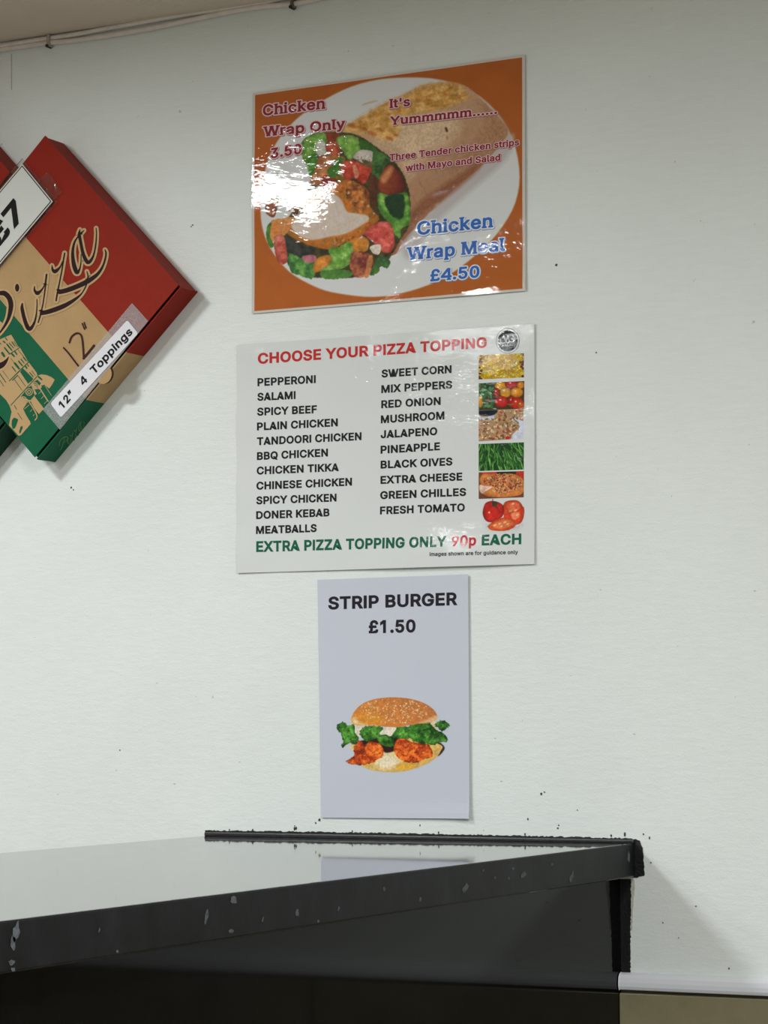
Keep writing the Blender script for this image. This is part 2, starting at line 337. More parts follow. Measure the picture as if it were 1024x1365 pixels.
def paint_burger():
    bg = (200,205,216)
    c = Painter(444, 926, 606, 1034, 3, bg, 5)
    q = lambda L: [(440+x/6.02, 910+y/6.02) for x, y in L]
    P = lambda L, col, **k: c.poly(q(L), col, **k)
    P([(870,480),(905,495),(924,525),(905,560),(868,590),(840,560)], (64,50,50), soft=1.2)
    P([(172,500),(200,560),(235,650),(300,690),(400,712),(520,718),(640,702),(760,660),(850,605),(890,550),(892,500),(700,450),(400,450)], (236,206,130), soft=.8, tex=.05, col2=(214,172,90), ang=70)
    P([(370,640),(440,570),(520,580),(560,640),(520,680),(420,690)], (240,226,190), soft=9, tex=.03)
    P([(535,665),(600,650),(680,650),(660,685),(560,700)], (226,170,60), soft=5, tex=.05)
    P([(400,420),(540,430),(550,520),(500,555),(430,550)], (52,28,28), soft=2)
    P([(190,480),(420,440),(440,500),(230,500)], (50,34,26), soft=2)
    for L in ([(136,628),(190,590),(196,520),(230,470),(262,478),(280,500),(330,472),(400,490),(432,530),(430,580),(380,622),(300,655),(220,660),(160,650)],
              [(520,492),(545,450),(600,436),(640,470),(740,486),(800,500),(832,585),(770,612),(690,642),(600,632),(545,600),(518,560)]):
        P(L, (206,72,30), jag=1.3, tex=.28, fine=.25, col2=(232,116,44), rim=.3, rimw=2)
    for i in range(120):
        k = c.rs.rand() < .5; x, y = (300+c.rs.randn()*70, 565+c.rs.randn()*45) if k else (670+c.rs.randn()*80, 550+c.rs.randn()*45)
        if not ((170 < x < 425 and 480 < y < 645) or (530 < x < 810 and 480 < y < 625)): continue
        c.ell(440+x/6.02, 910+y/6.02, .5+1.3*c.rs.rand(), .4+.6*c.rs.rand(), [(244,150,70),(150,40,16),(226,96,36),(170,52,20)][c.rs.randint(4)], rot=c.rs.rand()*180, soft=.8, alpha=.75)
    P([(190,340),(240,345),(262,380),(245,440),(215,440),(192,400)], (226,216,196), soft=1, tex=.05)
    P([(800,300),(850,320),(860,370),(820,380)], (222,204,160), soft=1.2)
    leaf = [([(58,345),(100,315),(150,340),(195,335),(205,400),(235,450),(190,490),(150,485),(108,518),(95,500),(108,470),(98,430),(90,400),(72,395)], 1),
            ([(240,400),(262,365),(310,345),(395,350),(430,370),(420,420),(380,440),(300,470),(255,440)], 1),
            ([(385,440),(430,420),(500,440),(520,500),(460,515),(405,490)], 1),
            ([(480,410),(540,360),(620,350),(680,380),(660,430),(620,450),(540,450),(500,440)], 1),
            ([(640,350),(665,295),(720,285),(800,320),(845,370),(905,400),(942,440),(940,475),(880,480),(840,500),(770,490),(700,480),(650,450),(620,400)], 1),
            ([(845,330),(905,300),(965,340),(930,370),(905,390),(870,365)], 1)]
    for L, _ in leaf: P(L, (44,102,34), jag=1.6, tex=.3, fine=.2, col2=(84,142,52), rim=.35, rimw=1.5, soft=.7)
    for i in range(110):
        x, y = c.rs.rand()*880+60, 320+c.rs.rand()*180
        ok = any(_inside(x, y, L) for L, _ in leaf)
        if ok:
            a = c.rs.rand()*3.14; l = 2+3*c.rs.rand(); X, Y = 440+x/6.02, 910+y/6.02
            c.line([(X-l*math.cos(a)/2, Y-l*math.sin(a)/2), (X+.6, Y-.6), (X+l*math.cos(a)/2, Y+l*math.sin(a)/2)], [.3, .9, .3], [(118,172,80),(24,62,24),(96,152,62),(30,80,30)][c.rs.randint(4)], soft=.8, alpha=.8)
    P([(402,400),(440,368),(480,352),(535,362),(515,400),(488,432),(450,415),(410,418)], (232,224,200), jag=.5, soft=.8, tex=.06)
    P([(172,300),(182,262),(210,215),(270,165),(350,135),(440,120),(540,118),(650,130),(760,165),(832,215),(862,265),(850,300),(800,318),(720,330),(640,340),(560,356),(480,356),(400,348),(330,338),(240,345),(190,332)], (218,138,62), soft=.8, tex=.05, col2=(196,120,66), ang=-40)
    P([(176,300),(200,280),(250,320),(300,335),(240,345),(190,332)], (236,206,150), soft=5, tex=.02)
    P([(720,320),(800,290),(862,262),(852,300),(800,318)], (228,188,140), soft=4, tex=.02)
    P([(230,260),(330,250),(420,290),(380,325),(290,320)], (230,152,50), soft=12, tex=.02)
    for i in range(190):
        x = 250+c.rs.rand()*540; y = 135+c.rs.rand()*190
        if ((x-520)/320)**2+((y-235)/105)**2 > 1: continue
        if y > 290 and not 400 < x < 650: continue
        c.ell(440+x/6.02, 910+y/6.02, .95+.5*c.rs.rand(), .5+.25*c.rs.rand(), [(244,214,166),(236,196,140),(228,184,130)][c.rs.randint(3)], rot=c.rs.rand()*180, soft=.6, alpha=.95, n=8, tex=0)
    return c

def _inside(x, y, L):
    r = False
    for i in range(len(L)):
        (ax, ay), (bx, by) = L[i-1], L[i]
        if (ay > y) != (by > y) and x < (bx-ax)*(y-ay)/(by-ay)+ax: r = not r
    return r

FOOD = {  # photo pictures on the topping list, corners in the order TL TR BR BL
 'corn':   [(638.7,473.5),(699.2,471),(699.2,503.2),(638.7,506)],
 'peppers':[(638.9,511),(699.6,508),(699.4,545),(638.9,547.3)],
 'meat':   [(638.9,547.5),(698.4,545.2),(698,584.6),(638.9,588.5)],
 'beans':  [(638.8,592),(699.2,589.7),(699,626),(638.8,628)],
 'pizza':  [(638.7,629.7),(699.2,628),(699,663),(638.7,665.2)],
 'tomato': [(641,664),(702,662),(702,709),(641,710)]}
def paint_food(kind):
    Q = FOOD[kind]; x0, y0, x1, y1 = min(p[0] for p in Q)-1, min(p[1] for p in Q)-1, max(p[0] for p in Q)+1, max(p[1] for p in Q)+1
    bg = {'corn': (206,156,34), 'peppers': (70,60,30), 'meat': (176,140,104), 'beans': (32,66,30), 'pizza': (120,70,46), 'tomato': (219,223,220)}[kind]
    c = Painter(x0, y0, x1, y1, 3, bg, len(kind)*7)
    R = c.rs.rand
    if kind == 'corn':
        for i in range(420):
            c.ell(x0+R()*62, y0+R()*37, 2.0+R(), 1.5+.8*R(), [(250,212,44),(244,194,26),(252,226,90),(230,172,22)][c.rs.randint(4)], rot=R()*180, soft=.9, n=8, rim=.35, rimw=.8)
        for i in range(26):
            s_ = c.rs.rand() < .5; c.ell(x0+(R()*5 if s_ else 57+R()*5), y0+R()*37, 1.5+R(), 1.2+R(), (84,44,44), soft=1, n=8)
    elif kind == 'peppers':
        for i in range(60): c.ell(x0+R()*20, y0+R()*36, 2+2*R(), 1.2+R(), [(44,92,50),(26,60,34),(86,140,90),(60,110,60)][c.rs.randint(4)], rot=R()*180, soft=1, n=8)
        q = lambda x, y: (630+x/9.1, 430+y/9.1)
        for x, y, rx, ry, co in ((350,770,8,5.5,(238,172,40)),(480,750,9,6,(206,50,40)),(590,760,5,5,(226,140,40)),(300,850,4,6,(190,60,40)),(405,850,7.5,7,(236,170,40)),(540,850,8.5,7,(234,150,34)),(360,960,9,7.5,(214,38,34)),(480,960,5,8,(196,44,34)),(545,980,9,8,(216,46,34)),(100,960,3.5,8,(232,160,40)),(590,1000,5,6,(206,90,30))):
            a, b = q(x, y); c.ell(a, b, rx, ry, co, soft=.9, rim=.35, rimw=1.6); c.ell(a-rx*.2, b-ry*.3, rx*.16, ry*.14, (252,220,190), soft=.8, n=8)
        c.line([q(430, 990), q(470, 1000), q(510, 985)], [1, 1.4, .8], (120,130,50)); 
    elif kind == 'meat':
        q = lambda x, y: (630+x/9.1, 430+y/9.1)
        c.poly([q(80,1055),q(300,1060),q(280,1110),q(200,1135),q(110,1125),q(80,1100)], (28,34,48), soft=.8)
        c.poly([q(80,1120),q(120,1150),q(280,1130),q(260,1180),q(80,1180)], (206,214,232), soft=1.2, tex=.03)
        c.poly([q(480,1180),q(640,1170),q(640,1450),q(470,1450),q(500,1350),q(580,1260)], (206,212,230), soft=1.2, tex=.04)
        for i in range(420):
            x, y = R()*62, 3+R()*38
            X, Y = x0+x, y0+y
            zx, zy = (X-630)*9.1, (Y-430)*9.1
            if zy < 1170 and zx < 300-(zy-1100)*.5: continue
            if zx > 560 and zy > 1190 and zy < 1400: continue
            if zx > 470 and zy > 1330: continue
            c.ell(X, Y, .9+1.6*R(), .6+.8*R(), [(206,170,130),(150,96,62),(226,200,164),(176,60,48),(110,84,50),(196,150,100),(128,120,70)][c.rs.randint(7)], rot=R()*180, soft=.8, n=8)
        c.ell(*q(430,1400), 3, 2.4, (196,40,34), soft=1)
    elif kind == 'beans':
        for i in range(120):
            x = x0+R()*62; y = y0+R()*34-4; d = (x-(x0+24))/40*10+c.rs.randn()*4; L = 8+12*R()
            g = [(76,146,54),(54,116,44),(112,176,80),(40,92,40),(96,160,66)][c.rs.randint(5)]
            P = [(x-d*.3, y), (x+d*.1, y+L*.4), (x+d*.5+R(), y+L*.8), (x+d*.8, y+L)]
            c.line([(a+.6, b) for a, b in P], [.8, 2.3, 2, .5], (22,50,24), soft=.8, alpha=.8, tex=0)
            c.line(P, [.6, 1.9, 1.6, .4], g, soft=.7)
    elif kind == 'pizza':
        q = lambda x, y: (630+x/9.1, 570+y/9.1)
        c.poly([q(300,535),q(530,540),q(500,570),q(320,570)], (40,40,30), soft=1)
        c.poly([q(130,540),q(290,540),q(280,600),q(150,590)], (206,70,50), soft=1)
        c.poly([q(540,540),q(640,535),q(640,620),q(560,600)], (196,54,40), soft=1)
        c.poly([q(90,700),q(150,690),q(260,720),q(200,800),q(120,800),q(90,760)], (236,196,176), soft=1.2)
        c.poly([q(90,620),q(150,560),q(300,570),q(480,560),q(600,610),q(632,700),q(610,800),q(480,840),q(300,848),q(180,830),q(140,790),q(250,720),q(120,700)], (214,130,66), soft=1, rim=.15, rimw=1.5)
        for i in range(620):
            a = R()*6.28; r = R()**.5; X = 630+(375+235*r*math.cos(a))/9.1; Y = 570+(675+112*r*math.sin(a))/9.1
            zx, zy = (X-630)*9.1, (Y-570)*9.1
            if zx < 250 and 690 < zy: continue
            c.ell(X, Y, .5+1.3*R(), .4+.6*R(), [(216,160,100),(160,60,44),(206,130,90),(70,46,34),(226,196,140),(190,90,60),(140,84,40)][c.rs.randint(7)], rot=R()*180, soft=.7, n=8)
        c.line([q(100,800), q(180,850), q(400,860), q(600,830)], [.6, 1.4, 1.4, .6], (120,60,50), soft=1)
    elif kind == 'tomato':
        q = lambda x, y: (630+x/9.1, 570+y/9.1)
        c.poly([q(130,1130),q(200,1150),q(560,1170),q(620,1150),q(600,1220),q(420,1260),q(220,1250),q(150,1180)], (214,208,210), soft=5, tex=0)
        c.poly([q(370,980),q(400,905),q(480,882),q(560,890),q(612,950),q(615,1040),q(560,1100),q(430,1100),q(380,1050)], (214,76,40), soft=.8, rim=.25, rimw=1.2)
        c.poly([q(430,960),q(470,915),q(540,915),q(580,960),q(570,1030),q(470,1040)], (232,110,72), soft=2)
        c.poly([q(400,1060),q(560,1000),q(625,960),q(632,1060),q(590,1160),q(480,1180),q(400,1120)], (220,66,36), soft=.8, rim=.25, rimw=1.2)
        c.poly([q(470,1040),q(570,1030),q(580,1080),q(510,1120)], (240,130,90), soft=1.6)
        c.poly([q(130,1010),q(160,920),q(240,890),q(330,910),q(385,960),q(380,1060),q(330,1110),q(240,1150),q(170,1130),q(135,1070)], (206,42,32), soft=.8, rim=.3, rimw=2.5)
        c.poly([q(200,1190),q(290,1120),q(400,1090),q(480,1110),q(540,1150),q(500,1220),q(390,1255),q(250,1248),q(205,1220)], (214,84,38), soft=.8, rim=.2, rimw=1.2)
        c.poly([q(240,1190),q(320,1140),q(430,1120),q(500,1150),q(440,1210),q(320,1230)], (230,122,70), soft=1.6)
        for a, b in ((280,1185),(340,1165),(400,1150),(360,1200),(440,1170),(470,1010),(500,925),(550,1060),(530,1005)): c.ell(*q(a, b), 2.2, 1.2, (246,190,130), rot=-25, soft=1)
        c.poly([q(240,920),q(270,895),q(310,920),q(300,950),q(330,1010),q(290,970),q(250,955)], (70,66,40), soft=.8)
        c.line([q(250,865), q(250,890), q(258,915)], [1, .8, 1], (60,56,36), soft=.6)
        c.ell(*q(208,1030), 1.3, 1.1, (250,190,170), soft=.8)
    return c
# ---------------------------------------------------------------- end of the painted prints

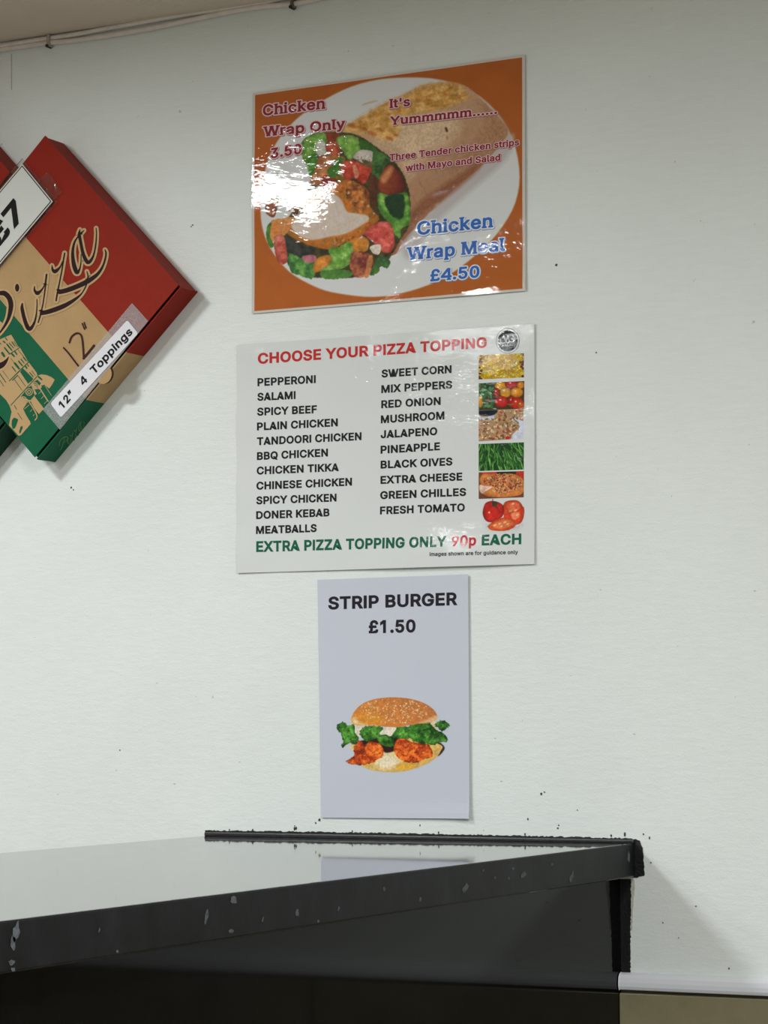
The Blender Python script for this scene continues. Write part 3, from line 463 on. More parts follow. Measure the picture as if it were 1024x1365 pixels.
GLYPHS = r'''{"'":[206,[[126,318,78,318,70,509,136,508,129,326]]],".":[188,[[53,24,50,42,53,60,62,72,78,83,96,87,114,83,128,73,138,58,141,40,138,24,128,9,114,-1,96,-4,78,-1,63,10]]],"0":[453,[[228,516,280,508,322,484,358,447,385,393,395,353,401,325,405,253,401,183,395,155,385,115,358,61,322,24,282,2,226,-7,176,0,148,14,130,24,96,61,69,113,57,159,53,177,48,257,53,331,65,381,69,395,95,447,130,484,172,507],[228,460,194,454,170,440,161,433,140,405,121,357,113,315,109,257,113,193,121,151,140,103,162,75,178,64,192,56,226,50,262,56,290,74,313,103,331,147,341,199,344,253,341,309,331,363,313,405,286,438,260,453]]],"1":[453,[[212,0,212,449,204,445,86,358,87,428,198,509,276,508,276,0]]],"2":[453,[[64,0,65,48,282,282,298,304,311,326,319,352,320,370,317,398,313,408,307,420,293,436,270,450,250,457,224,460,194,456,172,447,154,434,138,410,130,388,126,362,66,362,71,406,86,442,110,472,124,483,144,497,182,511,224,516,256,513,270,510,306,497,336,475,360,446,375,414,381,372,379,348,371,318,357,290,335,258,266,179,153,58,388,57,389,0]]],"3":[453,[[372,509,370,459,220,288,264,288,312,274,344,253,370,223,387,187,393,145,384,97,371,67,347,39,310,12,268,-2,234,-6,216,-7,168,-2,132,10,98,30,70,57,53,89,44,131,108,132,115,107,126,87,144,71,162,61,188,53,202,51,220,50,248,53,274,61,288,68,314,92,325,115,329,145,327,169,317,195,299,217,276,233,242,244,157,249,157,299,291,451,70,452,70,509]]],"4":[453,[[310,509,109,164,282,164,282,318,342,318,343,164,413,162,412,105,343,104,342,0,282,0,282,105,40,106,41,160,247,509]]],"5":[453,[[366,509,366,452,152,452,134,300,156,316,180,326,230,334,264,330,292,322,322,305,342,288,365,259,377,235,389,195,391,163,387,127,384,115,370,79,340,39,308,14,266,-1,220,-7,178,-2,140,11,108,32,84,59,65,95,60,129,122,129,127,107,138,89,152,75,172,60,196,52,222,50,246,52,276,64,299,83,315,105,323,127,328,163,324,191,313,223,298,243,276,261,250,272,218,277,192,275,152,261,128,246,68,253,96,509]]],"6":[453,[[322,509,179,301,212,312,228,314,274,310,316,295,343,273,371,239,383,205,389,157,385,115,368,73,345,41,310,14,272,-2,258,-4,226,-7,184,-2,142,15,116,34,108,41,83,75,70,113,67,127,64,163,68,199,79,237,103,287,252,509],[196,261,174,252,156,238,137,213,127,185,125,165,129,125,137,103,151,81,174,63,198,52,222,48,254,52,278,62,296,76,314,101,325,131,327,157,324,187,314,213,301,233,278,252,246,263,226,265]]],"7":[453,[[97,0,324,452,62,452,62,508,390,509,391,448,165,0]]],"8":[453,[[226,516,266,512,310,496,341,473,360,451,372,427,377,417,382,381,375,339,358,307,334,283,298,266,328,256,350,242,373,219,387,195,395,173,401,135,395,95,379,63,352,33,310,9,276,-2,226,-7,178,-2,138,10,102,32,73,63,57,95,52,135,55,167,59,179,65,195,82,221,102,242,124,256,156,266,118,283,94,307,76,343,70,381,75,417,89,449,114,477,146,498,186,511],[115,139,119,113,128,93,147,73,172,58,194,52,224,49,268,55,286,60,305,73,323,91,333,113,337,139,333,165,325,183,303,209,282,223,256,232,226,235,196,232,170,223,149,209,129,187,119,165],[309,419,290,440,274,449,252,457,220,460,200,457,178,449,160,438,146,421,136,397,133,377,136,353,146,329,159,313,174,302,200,292,224,290,252,292,274,300,292,312,306,329,316,353,319,381,316,397]]],"9":[453,[[130,0,273,208,232,195,174,199,138,213,106,237,83,268,67,310,64,352,69,398,85,436,108,466,144,495,184,510,214,515,226,516,268,511,312,493,343,468,368,434,385,390,389,348,385,308,373,270,349,222,312,164,200,0],[254,457,226,460,212,459,198,457,174,446,153,428,141,412,129,382,125,348,129,320,137,296,154,274,174,257,198,247,230,243,256,248,280,258,298,272,311,290,325,324,327,350,325,378,315,406,300,427,290,437,278,447]]],"A":[480,[[202,509,277,508,462,1,396,0,347,136,342,142,136,142,84,0,16,0],[238,454,194,312,155,200,324,199,285,306]]],"B":[456,[[60,508,242,509,286,505,330,490,358,470,381,442,394,410,398,374,395,344,387,320,374,302,356,286,308,263,340,257,360,247,386,225,403,202,413,176,418,136,413,100,401,68,375,38,346,19,298,4,248,0,60,0],[125,230,126,57,246,57,296,63,330,80,348,104,355,136,351,164,342,184,333,196,306,218,278,228,250,231],[125,286,238,285,262,287,288,296,306,307,323,326,329,338,333,348,336,372,330,402,314,427,284,445,252,451,126,452]]],"C":[510,[[374,490,404,469,427,447,445,423,463,385,473,349,408,349,400,375,377,411,358,427,328,444,294,454,268,456,222,450,184,432,156,408,147,399,125,365,109,315,103,261,109,193,125,145,151,105,184,76,226,58,266,53,288,54,316,60,340,71,357,81,381,103,401,135,408,160,472,160,463,123,448,91,429,63,402,38,372,18,340,5,306,-4,288,-6,266,-7,202,2,150,25,104,63,70,115,53,163,48,181,40,255,48,327,69,391,101,441,116,455,150,484,204,508,266,516,300,514,340,504]]],"D":[502,[[60,508,226,509,296,500,352,479,362,471,400,439,433,392,455,330,457,314,462,254,455,180,433,118,411,86,398,68,352,32,288,7,234,1,60,0],[126,452,125,58,216,57,260,61,274,64,318,81,357,114,379,148,394,198,399,254,395,308,379,362,355,398,324,425,278,445,222,452]]],"E":[419,[[374,0,60,0,60,508,372,508,372,452,126,452,126,286,354,286,355,230,126,229,125,58,374,57]]],"F":[410,[[60,0,60,508,368,509,368,452,126,452,126,278,346,278,346,222,126,221,125,0]]],"G":[520,[[304,513,340,504,374,489,402,470,424,450,449,417,465,385,474,349,408,350,391,387,373,411,352,430,316,448,292,454,260,456,222,450,182,431,152,406,145,397,125,365,109,315,103,247,109,193,125,145,149,107,184,76,226,58,268,53,312,58,344,70,379,99,396,123,407,151,411,163,415,199,284,199,283,255,478,256,478,199,471,141,451,91,440,77,418,49,376,18,326,0,270,-7,208,0,148,26,103,65,69,115,48,177,45,193,40,255,47,329,69,393,101,443,148,483,202,508,264,516]]],"H":[517,[[456,0,392,0,392,232,126,232,125,0,60,0,60,508,125,508,126,289,392,290,392,508,457,508]]],"I":[175,[[55,0,120,0,120,509,55,509]]],"J":[396,[[335,509,336,145,326,81,294,33,245,3,185,-7,125,3,75,33,44,81,33,145,33,173,97,173,98,141,104,103,122,75,149,56,185,50,213,55,221,56,248,75,266,103,272,145,272,509]]],"K":[467,[[372,1,198,244,126,168,124,0,60,0,60,508,125,508,124,242,175,304,364,509,447,508,243,288,449,0]]],"L":[393,[[125,508,125,58,360,57,360,0,60,0,60,509]]],"M":[628,[[568,508,568,0,504,0,506,433,457,292,347,12,340,0,286,0,169,292,120,432,122,0,60,0,60,508,153,508,277,188,314,74,351,186,475,508]]],"N":[523,[[60,508,137,508,363,152,402,79,399,152,399,508,463,508,462,0,387,0,199,294,120,431,125,298,125,0,60,0]]],"O":[533,[[268,516,330,508,376,488,384,484,431,443,465,391,485,333,493,253,487,183,483,169,464,115,429,63,384,25,332,2,266,-7,208,0,188,8,150,25,105,63,70,115,53,163,48,181,40,255,48,327,51,339,70,393,105,445,150,484,190,502,204,508],[268,53,308,58,346,75,385,107,408,145,425,193,430,255,425,315,408,365,384,402,344,435,310,450,266,456,222,450,186,434,150,402,125,365,109,315,103,253,109,193,121,155,125,143,149,107,188,74,224,59]]],"P":[445,[[60,0,60,508,236,509,290,503,332,487,366,462,389,432,405,388,409,348,405,308,391,266,367,234,338,211,332,207,290,191,236,186,126,186,125,0],[126,242,234,242,266,245,296,255,318,272,333,294,340,314,344,346,343,372,339,386,333,402,318,423,298,438,268,449,234,452,126,452]]],"Q":[533,[[402,-48,356,13,330,1,268,-7,204,1,150,25,114,55,101,68,69,116,47,182,40,254,47,326,73,398,104,443,150,484,208,509,266,516,326,509,386,482,430,443,463,394,487,324,493,254,486,182,465,116,430,65,403,40,468,-48],[266,456,226,451,188,435,149,402,125,364,109,316,103,254,109,194,113,180,125,144,150,107,182,78,190,73,222,59,268,53,310,59,317,64,246,158,312,159,366,91,384,107,409,146,425,194,430,256,424,316,408,364,383,404,350,432,336,439,308,450]]],"R":[449,[[60,508,236,509,286,505,334,488,365,466,377,452,391,432,405,396,409,352,405,308,391,272,367,240,334,217,313,210,428,0,353,0,246,199,126,198,125,0,60,0],[126,452,126,255,236,255,266,257,298,267,320,282,335,302,343,328,345,352,343,376,334,404,317,426,298,440,270,449,234,452]]],"S":[447,[[228,516,272,512,312,499,349,477,378,447,395,413,401,379,338,378,326,411,302,437,264,454,224,459,208,458,166,448,146,436,130,419,117,395,115,375,119,351,130,336,144,322,168,308,214,292,312,264,360,237,380,218,394,199,405,171,408,139,403,99,398,89,387,65,360,34,322,10,280,-4,222,-9,172,-4,130,8,92,30,63,61,46,97,38,137,104,137,110,111,117,97,124,87,142,71,168,58,192,52,224,49,258,52,294,64,312,75,328,91,341,113,346,139,343,159,332,179,316,193,294,206,186,238,128,260,86,289,60,327,52,373,57,411,76,449,102,476,138,498,180,511]]],"T":[449,[[256,0,193,0,193,452,32,452,32,509,417,508,416,452,257,452]]],"U":[517,[[456,509,457,172,451,124,433,80,404,44,364,15,312,-3,260,-8,206,-3,154,15,111,46,85,80,66,126,60,172,60,508,124,508,124,178,128,146,140,116,159,88,188,67,224,55,260,52,294,55,330,67,358,88,378,116,389,144,393,178,393,508]]],"V":[480,[[17,508,84,508,191,210,242,54,278,170,395,509,463,508,278,1,204,0]]],"W":[686,[[670,508,530,1,455,0,368,324,342,432,318,324,230,0,156,0,16,508,82,508,163,198,194,65,214,156,306,508,380,508,463,194,492,64,510,144,603,508]]],"X":[474,[[18,0,200,260,29,508,104,509,201,366,238,303,271,360,374,509,445,508,276,262,456,0,382,1,291,130,238,216,183,130,92,1]]],"Y":[472,[[204,0,203,208,17,508,91,508,189,350,222,292,236,261,251,294,283,350,381,508,454,509,268,208,268,0]]],"Z":[438,[[398,0,42,0,43,48,274,386,323,452,40,452,40,508,397,508,397,462,173,134,115,56,398,57]]],"a":[389,[[336,0,278,0,276,57,252,25,230,9,214,1,192,-6,160,-9,126,-5,94,5,68,22,48,45,35,73,30,109,33,135,41,157,58,179,78,193,126,211,254,231,264,234,272,242,276,255,272,281,267,297,261,305,240,322,216,330,176,330,148,322,132,313,120,303,108,289,100,274,42,291,58,323,80,347,104,364,134,375,162,382,194,384,236,380,264,372,286,360,306,343,323,319,333,291,337,253],[276,190,260,182,234,176,136,160,116,149,103,139,95,125,93,115,94,89,101,73,114,61,128,53,152,46,170,45,200,49,228,59,251,77,263,93,271,111,276,139]]],"b":[424,[[114,508,115,315,143,352,171,373,197,381,229,384,271,379,313,361,345,332,370,294,386,240,390,188,385,132,370,84,355,60,345,44,313,16,271,-3,229,-8,197,-5,173,3,155,15,137,32,113,65,111,0,53,0,53,509],[219,330,187,325,163,313,140,290,125,262,117,232,113,188,116,150,122,124,140,86,161,66,187,51,221,47,253,51,279,66,301,88,316,116,322,138,326,156,328,190,326,222,317,256,301,290,279,311,255,324]]],"c":[396,[[304,357,324,341,340,322,353,302,361,278,304,262,291,288,273,308,244,324,208,330,172,325,141,306,123,286,109,260,99,226,97,208,96,186,99,150,108,118,123,90,146,65,172,51,206,46,246,53,270,65,280,76,293,90,304,117,362,102,353,76,341,56,316,29,286,9,262,-1,230,-7,194,-7,162,-3,118,15,82,46,59,80,39,136,34,186,35,202,39,240,55,290,82,330,116,359,162,379,206,384,234,383,272,373]]],"d":[424,[[372,509,372,0,314,0,312,65,288,33,270,15,252,4,228,-5,194,-8,154,-3,112,15,76,50,55,84,39,132,34,188,37,230,39,246,55,294,79,332,112,361,154,379,196,384,230,381,254,373,282,351,310,314,311,508],[206,330,170,324,146,311,124,290,108,260,99,228,96,190,99,150,109,116,124,88,146,65,170,52,204,47,238,52,264,66,284,86,299,114,309,148,312,188,309,230,303,254,285,290,262,313,238,325]]],"e":[404,[[236,382,264,375,294,361,318,342,340,316,357,282,368,242,371,170,98,169,99,142,109,108,128,80,150,62,182,49,212,46,248,51,272,62,292,82,306,105,365,90,352,62,336,40,312,20,286,5,250,-5,214,-8,164,-3,116,17,82,46,55,86,40,132,35,172,34,188,39,242,57,294,80,327,114,358,160,379,204,384],[97,222,308,222,307,238,298,268,283,294,262,315,234,327,206,330,170,325,146,313,128,297,109,270,99,242]]],"f":[254,[[82,0,81,326,6,328,6,378,81,380,81,434,84,460,96,486,116,507,134,519,160,527,188,530,224,527,243,520,227,468,196,474,170,469,154,460,145,444,143,432,142,380,228,378,228,328,142,326,142,0]]],"g":[425,[[372,379,372,-9,367,-55,351,-89,324,-117,292,-136,248,-148,208,-151,168,-148,134,-140,106,-128,84,-112,66,-93,51,-69,100,-42,136,-78,154,-88,178,-95,208,-97,250,-92,282,-75,305,-45,311,-7,311,75,284,38,252,16,228,8,196,5,150,11,114,26,83,51,55,89,39,135,38,145,34,193,39,247,55,293,79,331,110,359,152,378,198,384,228,382,246,376,274,359,289,345,312,314,314,379],[206,330,174,326,164,321,146,312,125,291,107,257,99,229,96,195,99,153,109,123,123,97,144,77,164,67,174,63,204,59,234,62,254,70,266,77,285,95,301,123,309,153,312,191,306,241,300,263,285,291,260,314,236,325]]],"h":[410,[[53,508,114,508,115,314,124,332,153,363,187,379,227,384,261,381,295,369,321,349,341,320,353,282,357,240,357,0,296,0,296,234,290,276,273,304,247,322,209,329,175,323,161,317,143,305,127,284,119,262,114,228,114,0,53,0]]],"i":[167,[[113,379,114,0,53,0,53,378],[45,500,54,512,67,521,83,524,101,521,114,512,123,498,126,482,123,468,113,455,99,446,83,443,68,446,53,456,44,468,41,484]]],"k":[381,[[114,508,115,212,123,214,283,378,359,378,202,216,372,0,293,1,155,177,114,140,113,0,53,0,53,509]]],"l":[189,[[114,508,115,78,120,62,129,55,145,52,169,54,181,2,139,-2,101,3,74,20,58,46,53,84,53,509]]],"m":[610,[[557,0,496,0,496,254,490,288,471,314,445,326,417,330,395,328,373,319,357,306,346,292,338,270,335,248,335,0,275,0,274,260,270,286,254,310,241,319,227,326,199,330,175,327,159,321,141,308,127,290,117,264,114,238,114,0,53,0,53,378,112,378,113,309,118,324,131,344,150,362,173,376,199,385,219,386,255,381,285,362,309,330,317,309,322,322,336,342,357,361,381,375,407,383,437,386,469,383,497,372,521,355,541,328,554,292,557,256]]],"n":[410,[[296,0,296,234,290,276,273,304,247,322,209,329,175,323,161,317,143,305,127,284,119,262,114,228,114,0,53,0,53,378,112,378,113,310,124,332,151,361,187,379,227,384,261,381,295,369,322,348,341,320,354,280,357,240,357,0]]],"o":[415,[[254,378,300,359,333,330,359,292,377,238,381,186,376,134,359,84,333,46,298,15,252,-3,208,-8,162,-3,116,17,82,46,55,86,39,136,35,172,34,188,39,240,59,296,82,330,118,361,162,379,208,384],[206,46,244,52,270,66,291,88,308,122,316,154,319,186,316,224,309,252,293,286,270,310,244,324,208,330,172,325,146,311,125,288,107,256,99,226,96,188,99,150,108,118,125,88,146,65,172,51]]],"p":[424,[[53,-143,53,379,111,379,113,312,136,345,151,359,171,373,197,381,229,384,275,378,313,361,346,331,368,297,386,241,390,189,386,137,370,83,346,45,313,16,275,-2,231,-8,201,-6,173,4,145,24,115,63,114,-143],[219,47,255,52,279,66,300,87,318,123,325,151,328,187,324,233,316,261,302,289,279,312,257,323,221,330,189,325,177,320,161,312,140,291,124,261,116,229,113,191,119,139,124,117,140,87,161,66,185,52]]],"r":[259,[[53,0,53,378,111,379,113,321,131,348,155,368,183,381,213,385,243,384,243,324,207,326,175,321,159,315,145,305,126,284,117,260,114,238,114,0]]],"s":[365,[[224,381,252,373,280,357,300,337,313,318,323,290,268,277,258,298,242,317,216,329,188,333,166,330,156,329,134,319,115,300,109,278,111,260,124,243,144,232,274,194,304,173,325,142,331,108,326,76,313,48,300,34,286,21,258,5,224,-5,184,-8,144,-5,118,1,84,18,62,38,45,62,37,94,94,107,106,78,124,60,150,49,186,45,216,50,244,62,262,82,268,104,265,120,254,136,238,147,150,170,106,185,72,208,53,238,47,274,51,306,65,332,86,353,116,370,148,381,166,383,188,384]]],"t":[227,[[212,2,192,-3,168,-4,126,2,92,21,71,54,65,94,65,326,6,328,6,378,65,380,66,471,126,470,126,380,204,378,204,328,126,326,126,96,129,74,135,62,142,57,150,53,170,50,202,53]]],"u":[410,[[114,379,114,143,119,107,137,75,163,56,201,50,229,54,255,67,268,77,282,95,292,121,296,153,296,379,357,379,357,1,298,1,297,70,286,47,257,17,223,0,183,-5,149,-2,115,11,87,34,69,59,56,99,53,137,53,379]]],"w":[567,[[545,378,429,1,368,0,318,174,284,309,262,220,199,0,139,0,23,378,87,378,154,138,170,63,204,208,252,378,315,379,364,208,397,68,428,194,480,378]]],"x":[379,[[21,0,154,194,30,378,100,378,191,234,234,308,282,378,351,379,225,192,358,0,287,1,230,86,189,154,148,84,91,1]]],"y":[389,[[47,-139,61,-87,99,-90,119,-83,131,-72,142,-57,163,-1,21,369,19,379,84,379,164,159,195,62,225,157,305,379,371,379,214,-33,190,-87,169,-115,159,-124,139,-136,117,-143,93,-145]]],"£":[425,[[37,0,37,56,63,62,80,74,90,94,93,130,90,228,37,230,37,280,88,280,86,376,89,402,103,440,124,470,155,494,197,511,239,516,277,511,311,499,339,480,362,454,378,422,387,386,329,377,318,412,301,435,273,453,265,455,241,459,213,457,187,447,166,428,154,408,148,388,146,352,149,281,311,280,311,230,151,229,152,106,146,90,136,76,123,64,110,58,311,57,322,62,329,72,331,107,387,107,388,90,382,50,364,22,339,6,323,3,299,0]]],"”":[300,[[54,318,53,328,82,508,150,509,98,318],[176,318,205,508,274,509,222,318]]]}'''
